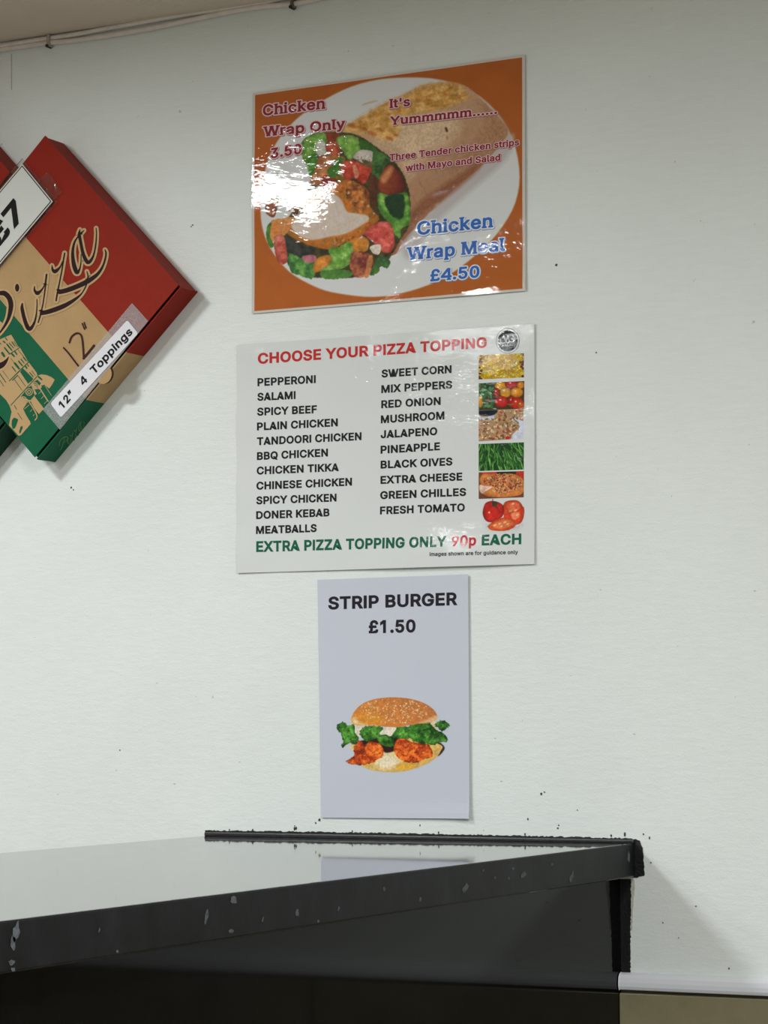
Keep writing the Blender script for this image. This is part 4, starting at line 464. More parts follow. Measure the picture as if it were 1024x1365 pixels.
SLAB_GLYPHS = r'''{"s":{"'":[232,[[71,294,59,302,53,316,46,517,53,527,65,533,143,532,156,523,161,508,153,319,146,303,134,294]]],".":[214,[[30,69,45,90,69,106,96,112,123,106,146,90,160,69,166,39,161,15,145,-9,123,-24,96,-29,69,-24,45,-7,30,15,25,42]]],"0":[479,[[226,-32,169,-24,136,-8,113,6,76,46,46,103,33,153,23,258,28,333,41,387,75,462,115,504,160,529,229,541,292,530,337,504,378,462,408,402,419,360,426,327,430,252,426,180,419,147,408,105,379,47,337,4,295,-19],[226,434,202,430,184,419,162,393,145,348,134,258,145,159,161,117,190,86,226,75,255,81,273,93,292,117,307,156,319,252,316,306,307,354,292,390,268,420,250,430]]],"3":[479,[[57,530,69,534,372,534,387,529,395,519,392,447,274,312,322,297,360,272,391,237,412,189,418,141,408,90,394,57,364,21,321,-10,273,-26,237,-31,162,-26,123,-13,84,9,50,42,31,78,19,135,27,149,39,155,117,155,129,145,145,105,159,91,192,78,219,75,243,78,275,90,294,108,304,144,294,183,265,210,237,219,150,225,140,231,133,243,136,312,235,426,69,427,57,431,48,441,45,453,45,513]]],"4":[481,[[380,533,392,524,397,511,397,199,440,196,452,187,457,175,457,112,452,100,437,91,397,88,397,49,425,48,433,40,431,-21,422,-25,251,-23,246,-14,247,40,254,47,283,49,281,90,26,90,8,97,0,115,3,184,260,526,278,534],[281,367,146,199,283,199]]],"5":[479,[[379,530,391,510,391,450,382,433,367,427,175,427,165,348,229,359,271,354,304,344,337,325,362,303,386,273,399,246,414,198,412,123,393,69,355,19,319,-8,274,-25,217,-32,172,-26,130,-12,91,14,62,48,41,90,35,129,43,147,58,154,130,153,142,144,151,116,169,94,187,81,223,75,262,85,280,100,298,132,302,165,289,213,265,238,244,247,196,250,130,221,61,229,47,240,43,255,73,519,82,530,94,534,367,534]]],"C":[536,[[311,-28,266,-32,197,-22,134,6,86,46,50,100,23,177,15,258,24,333,47,402,83,458,131,501,200,533,263,541,302,539,347,528,386,512,422,486,465,438,487,393,497,354,494,336,479,325,401,325,387,336,376,366,345,405,317,421,269,431,230,426,197,410,167,384,148,354,133,309,128,261,134,198,149,154,170,122,197,98,233,82,269,78,308,84,341,101,362,120,377,144,386,172,398,183,476,185,494,171,497,156,486,114,469,78,446,45,417,18,383,-4]]],"I":[201,[[173,-25,5,-25,-6,-17,-5,43,2,48,30,49,30,460,-4,461,-12,469,-13,523,-4,534,170,534,181,526,180,466,173,461,145,460,145,49,173,48,181,40,182,-14]]],"M":[654,[[-5,529,4,533,202,533,212,529,215,469,200,457,313,158,429,457,412,462,407,469,410,529,421,533,625,531,630,520,628,466,622,461,593,457,593,52,595,48,622,47,629,40,628,-20,619,-25,454,-25,443,-17,444,43,451,48,479,49,478,277,361,-14,343,-25,274,-22,262,-8,148,277,147,49,175,48,182,43,183,-17,172,-25,3,-23,-2,-14,-1,40,7,48,35,49,35,457,1,460,-6,466]]],"O":[559,[[266,-32,203,-24,176,-14,137,4,86,47,49,102,30,153,15,255,28,348,48,405,87,462,137,505,182,526,200,533,269,541,335,532,386,511,450,459,487,402,508,342,518,252,506,159,485,102,446,45,398,4,342,-21],[269,78,302,83,332,96,365,123,385,156,400,198,405,255,400,312,385,354,366,384,329,414,302,426,266,431,230,426,203,414,168,384,148,354,134,312,128,252,134,197,148,153,167,125,203,95,230,84]]],"S":[473,[[276,537,321,522,361,499,397,463,419,418,426,379,421,364,405,354,330,354,317,364,304,397,288,415,258,429,222,434,177,425,161,415,142,388,143,361,159,342,178,331,321,287,378,254,414,214,429,178,433,139,427,94,408,52,380,19,333,-12,282,-29,222,-34,168,-29,120,-15,81,7,43,46,22,91,13,136,20,154,36,162,114,160,126,148,139,109,156,92,177,82,225,74,255,77,297,95,317,121,319,151,312,163,285,182,120,236,69,271,36,322,27,373,32,415,58,466,87,496,126,520,177,536,228,541]]],"T":[475,[[141,-25,131,-14,132,40,141,48,168,49,168,424,63,427,62,406,57,397,12,397,7,406,10,520,18,530,33,534,429,530,439,520,442,508,442,406,437,397,393,397,388,403,384,427,282,426,281,49,309,48,316,43,317,-17,306,-25]]],"W":[712,[[-51,526,-40,533,131,533,141,529,144,469,137,461,121,457,194,178,267,457,245,461,238,469,238,523,245,532,431,533,440,527,442,469,437,462,419,457,494,182,564,457,542,461,535,469,538,529,548,533,728,530,732,523,732,469,722,460,682,457,570,52,587,47,592,40,589,-20,581,-24,455,-25,404,-24,395,-19,393,40,398,47,415,52,344,317,270,49,284,47,291,40,290,-20,278,-25,98,-22,94,-14,95,40,101,47,117,49,4,457,-49,464]]],"Y":[498,[[321,-25,153,-25,144,-20,143,40,150,47,178,49,177,202,-5,496,-7,514,3,529,15,533,90,533,108,526,237,320,366,528,378,533,456,534,468,530,476,520,475,496,294,202,293,49,321,48,329,40,330,-14]]],"a":[415,[[352,-19,337,-25,274,-25,262,-19,253,-5,223,-22,196,-31,160,-34,121,-29,79,-15,52,3,27,31,11,67,5,112,18,166,40,196,67,215,118,235,250,256,244,286,229,299,211,305,181,305,157,298,139,286,118,257,106,250,27,271,19,281,17,295,36,334,64,366,91,385,160,407,241,404,274,395,301,380,325,359,343,334,357,298,362,253,361,-2],[250,154,142,135,120,118,121,90,136,77,157,71,193,73,214,81,241,106,247,121]]],"c":[422,[[269,-25,233,-32,191,-32,155,-27,104,-6,63,30,38,66,15,129,10,204,15,246,32,300,62,345,100,378,155,403,206,409,239,407,281,396,314,380,341,359,361,336,376,312,385,285,385,270,374,257,302,237,285,246,257,288,236,300,209,304,182,301,156,285,132,249,122,207,124,153,143,105,161,86,179,76,206,71,254,85,272,105,284,132,299,141,371,125,384,114,385,93,376,66,359,39,331,9,299,-12]]],"d":[450,[[428,531,434,521,433,467,425,460,397,458,397,-1,393,-13,377,-24,311,-25,298,-19,287,-3,236,-29,194,-33,146,-27,98,-6,54,38,32,74,14,128,9,188,12,233,34,308,59,347,95,379,146,403,194,409,233,406,266,395,284,381,286,458,251,461,244,467,243,521,248,531],[206,305,176,299,145,275,124,224,121,191,124,152,144,104,176,77,203,72,230,76,264,101,284,152,287,188,280,242,264,275,245,294]]],"e":[430,[[155,403,203,409,239,407,272,399,305,383,335,360,359,332,381,290,393,245,396,170,393,158,383,148,125,143,132,119,146,98,164,83,188,74,212,71,257,83,288,122,302,130,371,114,383,107,390,86,372,47,351,20,326,-1,293,-19,254,-30,215,-33,155,-26,104,-5,67,26,31,80,15,128,9,188,15,248,33,302,62,344,98,377],[278,248,263,278,248,294,227,303,206,305,179,301,161,293,146,279,128,248]]],"h":[436,[[-9,531,169,532,176,523,176,469,168,461,139,457,141,385,183,404,225,409,264,406,306,391,341,364,363,331,378,286,382,241,382,52,384,48,411,47,418,40,419,-14,414,-23,246,-25,236,-20,235,40,243,48,271,49,271,232,266,268,255,286,237,298,210,303,183,299,160,286,143,256,139,226,139,52,141,48,168,47,175,40,174,-20,162,-25,3,-25,-7,-20,-8,40,0,48,28,49,28,457,-6,460,-13,466,-15,523]]],"i":[193,[[-6,403,117,404,129,400,136,388,139,52,141,48,168,47,175,40,176,-14,168,-24,3,-25,-8,-17,-7,43,0,48,28,49,28,328,-6,330,-14,337,-15,391],[16,484,23,511,36,529,57,544,84,549,111,544,132,529,146,508,151,481,145,457,129,436,108,423,81,418,57,424,35,439,21,458]]],"k":[407,[[-9,532,165,534,174,529,175,469,168,462,141,461,139,457,141,268,271,400,360,403,378,394,384,379,378,362,235,214,393,13,396,-5,387,-20,372,-25,291,-24,279,-20,153,139,139,127,138,52,141,48,168,47,174,40,175,-14,171,-22,3,-25,-7,-20,-8,40,0,48,28,49,28,460,-6,461,-14,469,-15,523]]],"l":[215,[[189,-22,138,-27,93,-21,57,2,34,38,28,83,28,458,-6,461,-13,467,-15,524,-6,534,165,534,175,527,174,467,168,462,139,458,140,83,144,78,177,78,191,65,206,2,201,-13]]],"m":[636,[[617,-20,606,-25,447,-25,436,-20,435,41,444,48,471,49,471,250,467,277,456,292,438,302,417,305,399,303,375,288,363,265,360,247,360,49,387,48,396,41,395,-20,384,-25,218,-23,213,-14,214,40,222,48,250,49,249,259,246,277,236,292,219,302,198,305,174,300,158,289,142,259,139,238,139,52,141,48,168,47,175,40,174,-20,165,-25,-4,-23,-9,-14,-8,40,0,48,28,49,28,379,33,393,51,403,114,403,128,397,138,384,192,409,222,411,267,403,300,382,318,360,369,397,402,407,438,411,474,407,513,391,538,373,561,343,578,298,582,49,609,48,618,41]]],"n":[436,[[417,-20,405,-25,246,-25,236,-20,235,40,243,48,271,49,271,232,266,268,255,286,237,298,210,303,183,299,160,286,143,256,139,226,139,52,141,48,168,47,175,40,174,-20,162,-25,3,-25,-6,-21,-8,40,0,48,28,49,28,379,36,396,51,403,114,403,128,397,138,382,183,404,225,409,264,406,306,391,341,364,363,331,378,286,382,52,384,48,411,47,418,40]]],"o":[441,[[155,403,209,409,257,403,314,380,351,347,380,306,401,245,406,185,401,131,380,71,351,29,314,-4,257,-27,209,-33,158,-28,102,-4,64,29,35,71,15,131,9,188,14,242,37,308,64,347,102,380],[206,71,236,76,254,86,269,101,284,131,294,185,286,242,272,272,254,290,238,299,209,304,179,300,161,290,146,274,130,245,121,188,131,129,146,102,161,86,179,76]]],"p":[450,[[-3,-166,-9,-157,-8,-103,0,-95,28,-94,28,380,32,392,48,403,114,404,129,396,138,380,159,395,189,405,231,409,282,402,327,382,365,347,389,311,411,245,415,188,411,134,392,71,362,26,327,-5,282,-26,231,-33,198,-31,162,-18,141,-4,140,-94,168,-96,175,-103,176,-157,171,-166],[219,72,248,77,279,101,295,134,303,188,299,230,281,275,249,299,219,304,186,297,160,275,147,251,138,191,147,128,159,104,192,77]]],"r":[285,[[-3,-23,-9,-14,-8,40,0,48,28,49,28,379,32,391,48,402,111,404,126,399,135,386,180,406,213,410,255,406,264,397,268,385,268,322,264,310,249,300,207,301,171,293,148,271,141,253,139,52,141,48,168,47,175,40,174,-20,165,-25]]],"s":[391,[[230,405,263,395,293,378,319,353,335,329,347,297,343,275,329,266,263,253,248,262,227,296,188,308,149,298,137,287,136,269,155,255,284,217,321,191,349,149,356,107,350,68,334,35,318,17,299,0,266,-19,227,-30,185,-33,110,-23,68,-1,44,21,25,47,12,92,20,112,32,119,101,131,114,122,127,92,137,82,158,73,185,70,229,83,240,95,241,110,227,124,95,163,54,191,29,233,22,275,27,314,45,347,68,370,107,393,164,408]]],"t":[253,[[222,-21,169,-29,118,-22,75,3,48,45,40,93,40,300,1,304,-14,313,-19,327,-19,378,-16,390,-5,400,40,405,42,477,58,495,139,491,151,474,151,405,211,402,227,387,229,327,223,312,208,303,151,300,153,81,169,75,208,77,223,67,237,3,233,-12]]],"u":[436,[[-12,400,-3,404,120,404,132,398,139,380,139,146,143,116,156,92,171,81,201,75,222,78,250,95,267,125,271,155,271,329,237,331,229,338,230,398,240,404,373,401,382,377,382,2,375,-16,360,-24,294,-24,280,-16,273,-3,228,-24,183,-30,147,-27,102,-10,69,17,47,47,31,95,28,329,-6,331,-14,338]]],"w":[593,[[-43,397,-33,403,103,400,111,385,171,177,212,328,192,331,185,337,184,391,189,401,315,404,331,400,339,385,399,181,440,328,420,331,413,337,414,398,423,403,561,400,570,379,565,340,556,328,471,52,486,47,491,40,488,-20,480,-24,369,-25,318,-24,309,-20,306,40,312,47,327,52,285,203,239,49,255,46,260,40,258,-21,249,-25,81,-22,77,-14,77,37,81,45,96,48,97,52,12,328,-42,334]]],"y":[415,[[38,-162,26,-153,22,-138,39,-75,56,-63,95,-65,107,-60,120,-45,136,0,-2,360,-6,378,-2,393,20,404,86,404,104,394,194,147,261,330,245,332,238,339,239,399,248,404,386,402,396,381,390,339,379,330,212,-99,185,-134,146,-160,95,-170]]],"£":[451,[[22,-20,12,-2,13,61,22,76,53,86,65,100,66,202,29,206,16,217,12,283,26,302,62,307,64,406,81,451,106,487,140,514,191,535,242,541,284,535,323,521,356,498,383,467,402,430,411,379,395,362,326,352,308,363,296,400,285,415,263,430,218,432,200,425,186,412,173,382,173,307,323,302,336,283,336,229,329,213,314,205,176,202,177,106,171,85,302,82,307,115,320,129,392,131,405,124,412,109,413,88,403,37,380,3,350,-16,326,-22,38,-25]]]},"o":{"'":[232,[[59,243,23,264,3,301,-4,530,14,562,47,582,158,582,194,559,212,520,203,304,185,269,155,247]]],".":[214,[[209,87,218,39,209,-6,183,-45,144,-72,96,-81,48,-72,9,-45,-18,-6,-27,42,-18,90,9,128,48,154,96,164,144,154,183,127]]],"0":[479,[[229,593,316,576,370,544,420,492,460,411,477,336,482,252,477,171,460,96,420,15,370,-36,316,-67,226,-84,157,-75,112,-54,79,-34,34,15,-2,84,-17,138,-29,258,-23,342,-9,402,34,494,82,544,136,575],[226,128,245,141,256,168,267,252,256,342,245,366,226,381,209,369,196,336,186,258,196,171,208,141]]],"3":[479,[[414,574,435,553,447,528,446,444,432,413,362,333,396,310,431,270,461,207,469,135,458,75,440,33,402,-15,354,-51,288,-76,210,-84,153,-78,99,-60,51,-31,8,12,-19,63,-32,120,-28,159,-3,192,30,207,91,210,80,243,81,312,91,339,119,372,45,379,7,408,-7,450,-7,516,1,543,27,573,63,586,375,586],[177,170,192,132,219,127,250,138,251,153,240,164]]],"4":[481,[[404,579,434,555,448,520,449,247,490,223,508,181,508,103,484,58,486,-20,472,-53,452,-70,428,-77,245,-76,218,-63,200,-40,194,37,20,38,-23,55,-41,76,-51,103,-52,178,-45,205,218,557,242,577,269,585,377,586]]],"5":[479,[[403,577,427,556,441,528,441,435,412,390,360,372,397,342,430,300,464,213,463,117,440,48,388,-21,344,-54,289,-74,214,-84,160,-77,109,-59,58,-27,21,15,-7,69,-16,117,-11,159,17,195,-2,222,-9,255,26,540,52,572,88,586,367,586],[177,186,208,129,229,128,246,141,249,171,235,195,208,199]]],"C":[536,[[182,582,260,593,308,591,413,556,457,525,507,468,548,366,548,333,535,303,511,282,479,272,401,272,371,281,344,306,318,360,281,378,227,367,196,333,180,261,185,210,196,177,227,141,269,130,305,140,323,156,352,213,398,236,497,233,527,214,545,183,549,153,536,99,488,14,410,-49,323,-79,263,-84,188,-74,107,-39,39,21,0,84,-27,165,-36,264,-27,345,0,426,39,486,65,513,110,550]]],"I":[201,[[-22,582,179,585,212,570,231,541,232,457,220,433,197,415,197,97,231,55,234,-17,221,-52,191,-73,-7,-76,-37,-61,-56,-32,-57,52,-45,76,-22,94,-22,412,-46,427,-61,451,-65,526,-52,561]]],"M":[654,[[665,-56,645,-71,619,-77,445,-76,421,-68,400,-48,376,-68,343,-77,268,-75,226,-48,202,-70,175,-77,4,-77,-32,-61,-53,-26,-54,37,-44,70,-17,94,-17,409,-44,430,-59,460,-59,529,-44,563,-23,579,1,585,205,585,241,572,266,532,261,442,313,308,365,436,355,466,356,529,364,554,382,573,415,585,619,585,661,568,676,547,682,520,678,451,645,412,645,97,672,70,682,40,681,-23]]],"O":[559,[[269,593,350,582,407,558,488,495,534,426,558,357,570,252,556,144,532,78,487,12,425,-40,362,-69,266,-84,194,-76,158,-63,107,-39,47,12,2,78,-20,138,-37,255,-21,366,2,429,47,496,107,548,158,572,191,584],[269,131,305,141,326,159,349,210,353,255,349,300,327,348,302,369,266,378,230,369,206,348,185,300,180,252,185,207,206,160,230,140]]],"S":[473,[[285,588,345,569,396,538,440,493,466,442,478,382,471,347,444,315,403,301,456,244,478,196,485,139,479,85,446,16,408,-26,357,-59,288,-81,222,-86,159,-80,99,-62,43,-29,0,17,-26,70,-39,136,-29,175,6,207,57,214,26,241,-12,301,-25,370,-19,424,17,499,54,536,102,566,171,587,228,593],[259,136,178,157,183,138,197,130,240,128],[207,376,262,361,243,379]]],"T":[475,[[321,-75,135,-76,106,-65,85,-41,80,49,91,73,116,97,116,373,105,374,69,346,18,343,-12,351,-36,374,-45,403,-44,520,-31,553,-3,578,30,586,423,585,459,573,486,542,494,511,494,403,477,364,447,345,396,343,366,352,342,375,334,373,333,94,366,58,370,-14,356,-53]]],"W":[712,[[-95,553,-73,576,-40,585,143,584,172,571,191,546,214,574,248,585,440,584,470,571,488,548,511,574,542,585,725,585,761,570,783,532,783,460,762,424,722,406,631,76,643,46,644,-14,629,-53,587,-76,401,-76,365,-62,344,-31,320,-63,287,-77,101,-77,65,-62,48,-41,42,-17,43,46,55,76,-36,406,-79,421,-102,457,-104,526],[344,116,330,76,341,55,354,76],[194,384,204,427,191,447,182,430],[491,389,502,424,488,445,480,430]]],"Y":[498,[[333,-75,147,-77,117,-65,98,-44,90,-20,90,43,102,73,126,94,126,184,-55,481,-55,535,-21,575,9,585,90,585,131,574,153,553,237,422,319,553,351,579,468,585,500,571,522,545,531,511,523,475,346,187,345,94,366,78,379,55,382,-17,368,-53]]],"a":[415,[[385,-59,343,-77,244,-70,166,-86,115,-81,52,-60,16,-35,-15,1,-39,52,-47,112,-31,184,-3,226,-29,262,-34,304,-3,370,61,428,151,458,250,456,329,424,361,397,388,361,408,310,414,259,413,1,406,-32]]],"c":[422,[[80,-52,18,3,-11,48,-36,117,-42,210,-36,258,-15,321,32,389,77,425,134,451,239,460,305,443,381,393,419,342,435,300,436,261,417,225,392,208,333,189,395,172,427,144,439,99,423,45,402,9,365,-30,284,-75,185,-83,140,-77],[197,125,224,129,246,168,277,189,247,210,225,246,209,252,186,240,174,204,179,150]]],"d":[450,[[458,574,483,539,486,470,476,437,449,413,449,-1,438,-40,416,-63,386,-76,308,-77,278,-68,197,-85,134,-77,71,-50,11,8,-15,53,-36,116,-39,239,-10,335,21,383,71,426,134,453,191,461,194,539,206,562,226,578,251,585,374,586,431,584],[206,252,185,241,173,191,180,146,192,128,203,125,218,129,227,143,235,188,230,227,221,245]]],"e":[430,[[143,454,248,458,335,426,404,359,428,311,443,260,448,164,434,125,442,83,420,26,392,-13,356,-43,314,-67,266,-80,212,-85,152,-79,74,-48,26,-7,-10,44,-35,116,-43,188,-37,251,-12,329,21,377,65,417]]],"h":[436,[[-36,576,-3,585,189,580,210,565,225,541,228,462,279,456,327,439,383,394,411,352,429,295,434,94,459,73,471,43,469,-29,444,-65,408,-77,243,-77,204,-63,168,-77,0,-77,-27,-70,-48,-52,-60,-23,-61,40,-49,73,-24,94,-24,409,-49,427,-63,450,-67,523,-58,553],[204,86,219,94,219,229,210,251,196,247,191,223,191,97]]],"i":[193,[[84,601,126,594,160,574,179,553,198,514,202,469,181,415,190,382,191,97,225,55,228,-20,213,-54,180,-75,-6,-76,-42,-59,-61,-20,-58,55,-45,78,-24,94,-24,280,-49,298,-64,322,-66,400,-56,427,-32,448,-35,496,-16,547,30,589]]],"k":[407,[[-39,575,-6,586,165,586,204,572,227,535,228,469,216,436,192,415,192,396,237,440,273,454,375,453,421,424,436,382,426,340,304,211,444,28,445,-23,417,-62,378,-77,282,-75,249,-62,225,-37,201,-64,174,-76,0,-77,-27,-70,-49,-50,-61,-20,-60,46,-48,75,-24,94,-24,412,-48,427,-63,451,-67,523,-59,553]]],"l":[215,[[204,-71,138,-79,72,-68,19,-34,-14,20,-24,83,-24,410,-56,437,-67,473,-63,545,-48,568,-24,582,174,585,204,572,225,542,226,458,215,434,191,413,192,128,219,113,238,89,258,-1,243,-44]]],"m":[636,[[661,-47,639,-68,609,-77,444,-77,414,-70,387,-77,225,-77,195,-70,165,-77,3,-77,-33,-66,-59,-29,-61,40,-49,73,-24,94,-24,382,-11,421,10,442,39,454,117,455,144,448,216,463,279,454,321,430,387,457,435,463,489,457,540,436,576,409,603,373,629,310,634,97,660,72,671,43,671,-20],[195,93,195,251],[417,252,414,93]]],"n":[436,[[454,-56,432,-72,405,-77,243,-77,204,-63,168,-77,0,-77,-44,-56,-60,-23,-61,43,-49,73,-24,94,-24,382,-17,409,0,434,45,455,117,455,150,447,219,461,267,458,330,438,379,400,411,352,430,292,434,94,459,73,471,40,470,-23],[204,86,219,94,219,229,210,251,196,247,191,223,191,97]]],"o":[441,[[143,454,209,461,266,454,341,424,389,383,423,335,452,257,458,185,452,125,427,47,392,-4,345,-46,269,-78,209,-85,149,-79,74,-48,26,-7,-10,44,-36,119,-43,188,-37,251,-9,332,23,380,71,422],[206,124,228,134,242,188,228,242,206,252,194,249,179,227,173,188,181,146,194,127]]],"p":[450,[[-33,-209,-59,-172,-61,-106,-51,-73,-24,-49,-24,380,-13,419,9,442,39,455,117,456,150,447,228,461,296,452,354,426,403,383,433,338,461,257,467,191,462,128,436,44,403,-7,354,-49,296,-76,225,-85,226,-172,214,-196,195,-212,168,-220,3,-220],[219,125,237,134,251,188,243,235,234,248,219,252,206,248,196,233,190,194,197,143]]],"r":[285,[[-27,-70,-58,-32,-61,37,-51,70,-24,94,-24,382,-13,418,12,443,45,455,117,456,144,449,213,462,255,460,282,450,305,430,318,400,314,295,299,271,276,254,198,247,191,235,191,94,216,73,228,43,228,-20,219,-46,198,-67,171,-77,0,-77]]],"s":[391,[[239,457,284,443,326,419,359,386,384,347,399,305,399,278,388,248,363,224,400,158,408,107,400,56,368,-6,332,-41,287,-66,239,-81,188,-85,98,-73,32,-39,2,-10,-29,41,-40,86,-37,116,-22,143,7,167,-23,224,-30,275,-23,326,8,384,41,415,83,440,158,460]]],"t":[253,[[241,-69,169,-81,97,-69,37,-33,-2,30,-12,90,-12,252,-44,269,-64,297,-71,384,-53,427,-12,453,-9,489,4,516,43,544,130,547,166,536,196,502,203,456,250,440,277,402,281,324,273,294,247,264,203,249,203,132,240,120,265,97,288,12,279,-36]]],"u":[436,[[405,-59,363,-76,291,-76,261,-67,189,-82,141,-79,78,-57,30,-18,-1,26,-20,86,-24,281,-52,302,-66,332,-66,404,-45,440,-9,456,129,456,159,444,180,419,201,443,228,455,366,456,393,450,413,434,434,383,434,-1,426,-34],[192,301,191,149,194,131,201,128,215,134,219,155,219,281]]],"w":[593,[[-88,424,-66,446,-36,455,102,455,144,432,171,450,195,455,324,455,351,449,372,432,420,455,558,455,592,442,617,406,621,367,614,322,532,73,542,46,543,-14,531,-50,507,-70,480,-76,315,-76,285,-67,252,-77,87,-77,51,-65,33,-44,25,-20,25,43,36,73,-27,277,-69,289,-95,325,-97,394]]],"y":[415,[[17,-210,-12,-189,-28,-156,-29,-126,-13,-66,17,-24,44,-12,77,-10,80,0,-53,348,-58,387,-46,420,-25,442,5,455,113,450,151,417,185,327,187,408,199,432,218,448,245,456,380,456,412,447,431,429,446,396,441,327,421,294,256,-126,212,-180,164,-209,95,-222]]],"£":[451,[[-9,-62,-38,-17,-40,64,-22,105,15,130,15,154,-16,174,-34,200,-40,286,-25,326,9,352,14,418,36,478,68,523,107,554,176,585,248,592,296,586,350,565,390,538,425,498,449,451,463,400,462,367,446,337,419,316,383,307,388,223,374,184,423,175,457,139,465,85,449,12,410,-40,371,-64,335,-73,35,-77],[268,151,230,152,229,136,257,134],[254,358,246,379,227,379,224,358]]]}}'''
# ================================================================ the room
M_WALL = wall_material('wall_paint', (229, 235, 231))
M_WALL2 = plain('room_paint', (206, 204, 198), .7, var=.03, vscale=3)
M_CEIL = plain('ceiling_paint', (222, 210, 194), .75, var=.05, vscale=5, bump=.5, bscale=150)
M_FLOOR = plain('floor_tile', (150, 142, 130), .4, var=.12, vscale=6)
X0, X1, Y1 = -4.2, 1.7, -4.4
def struct(name, *a, **k):
    o = box(name, *a, **k); o['kind'] = 'structure'; return o
wall = struct('wall_back', X0, X1, 0, .12, 0, CEIL+.1, M_WALL)
struct('wall_left', X0-.12, X0, Y1, 0, 0, CEIL+.1, M_WALL2)
struct('wall_right', X1, X1+.12, Y1, 0, 0, CEIL+.1, M_WALL2)
struct('wall_front', X0, X1, Y1-.12, Y1, 0, CEIL+.1, M_WALL2)
struct('floor', X0-.12, X1+.12, Y1-.12, .12, -.1, 0, M_FLOOR)
ceiling = struct('ceiling', X0-.12, X1+.12, Y1-.12, 0, CEIL, CEIL+.08, M_CEIL)
M_TRIMW = plain('white_plastic', (222, 226, 230), .35)
for lx, ly, ls, lp in LAMPS:     # trim ring round each ceiling lamp, the added fill lamps included
    V, Fc = [], []; n = 32
    for r_, z_ in ((ls/2+.03, CEIL), (ls/2+.028, CEIL-.01), (ls/2+.004, CEIL-.01), (ls/2+.002, CEIL)):
        for k in range(n): V.append((lx+r_*math.cos(2*math.pi*k/n), ly+r_*math.sin(2*math.pi*k/n), z_))
    for j in range(3):
        for k in range(n): Fc.append((j*n+k, j*n+(k+1) % n, (j+1)*n+(k+1) % n, (j+1)*n+k))
    obj('lamp_trim', V, Fc, M_TRIMW, ceiling, smooth=False)

# ---- tiled dado under a rounded plastic rail
m, t, b = nt('olive_tile'); p = position(t)
n1 = noise(t, 22, 6, .65, p); n2 = noise(t, 9, 3, .6, p)
r1 = ramp(t, n1.outputs['Fac'], [(.25, tuple(lin((128, 118, 92)))), (.5, tuple(lin((138, 134, 104)))), (.75, tuple(lin((150, 138, 116))))])
r2 = ramp(t, n2.outputs['Fac'], [(.3, (.86, .82, .78)), (.7, (1, 1, 1))])
mx = N(t, 'ShaderNodeMix', data_type='RGBA', blend_type='MULTIPLY'); mx.inputs['Factor'].default_value = 1
t.links.new(r1.outputs['Color'], mx.inputs['A']); t.links.new(r2.outputs['Color'], mx.inputs['B']); t.links.new(mx.outputs['Result'], b.inputs['Base Color'])
b.inputs['Roughness'].default_value = .3
M_TILE = m
RAILZ = float(W(940, 1311.5)[2]); RH = .0098
tz1 = RAILZ-RH-.001; x = -.76+.42*5
tile_me = None; x = -.76-.41*7
XP_ = float(W(829, 1310)[0]); XL_ = float(W(274, 1112.5)[0])+.02
M_GROUT = plain('grout', (92, 88, 72), .9)
box('grout_bed', X0+.01, XL_-.002, -.003, 0, .02, tz1, M_GROUT, wall); box('grout_bed', XP_+.0008, X1-.01, -.003, 0, .02, tz1, M_GROUT, wall)
for j in range(4):
    for i in range(13):
        xa, za = -.76-.41*7+i*.41, tz1-.27*(j+1)
        if xa < X0+.01 or xa+.41 > X1 or (xa+.407 > XL_ and xa < XP_+.05): continue
        if tile_me is None:
            o = obj('tile', boxv(0, .407, -.009, -.003, 0, .267), BOXF, M_TILE); tile_me = o.data; bevel(o, .0012)
        else:
            o = bpy.data.objects.new('tile', tile_me); COL.objects.link(o); bevel(o, .0012)
        o.location = (xa, 0, za); o.parent = wall
    for (u0, u1) in ((XP_+.0001, -.76-.003), (-1.99, XL_-.003)):        # cut tile beside the counter
        bevel(obj('tile', boxv(u0, u1, -.009, -.003, tz1-.27*(j+1), tz1-.27*(j+1)+.267), BOXF, M_TILE, wall), .0012)
# rail: quarter-round profile run along the wall
def rail(name, xa, xb, mat):
    prof = [(0, -RH), (-.0125, -RH)]+[(-.0125+.0125*(1-math.cos(a)), -RH+2*RH*math.sin(a)) for a in np.linspace(.12, math.pi/2, 9)]
    prof = [(0, -RH), (-.011, -RH), (-.0128, -RH*.6), (-.0130, -RH*.1), (-.012, RH*.45), (-.0095, RH*.8), (-.005, RH*.97), (0, RH)]
    xs = np.linspace(xa, xb, 40); V, Fc = [], []; n = len(prof)
    for x in xs:
        for y, z in prof: V.append((x, y, RAILZ+z))
    for i in range(len(xs)-1):
        for k in range(n-1): Fc.append((i*n+k, i*n+k+1, (i+1)*n+k+1, (i+1)*n+k))
    Fc += [tuple(range(n)), tuple(range(len(xs)*n-1, (len(xs)-1)*n-1, -1))]
    o = obj(name, V, Fc, mat, None, smooth=False); o['kind'] = 'structure'; bevel(o, .0008); return o
XP = float(W(829, 1310)[0])       # where the counter's end panel meets the wall
rail('trim_1', XP+.001, X1-.002, plain('white_pvc', (226, 229, 234), .28))
rail('trim_2', X0+.002, XL_-.002, plain('white_pvc', (226, 229, 234), .28))

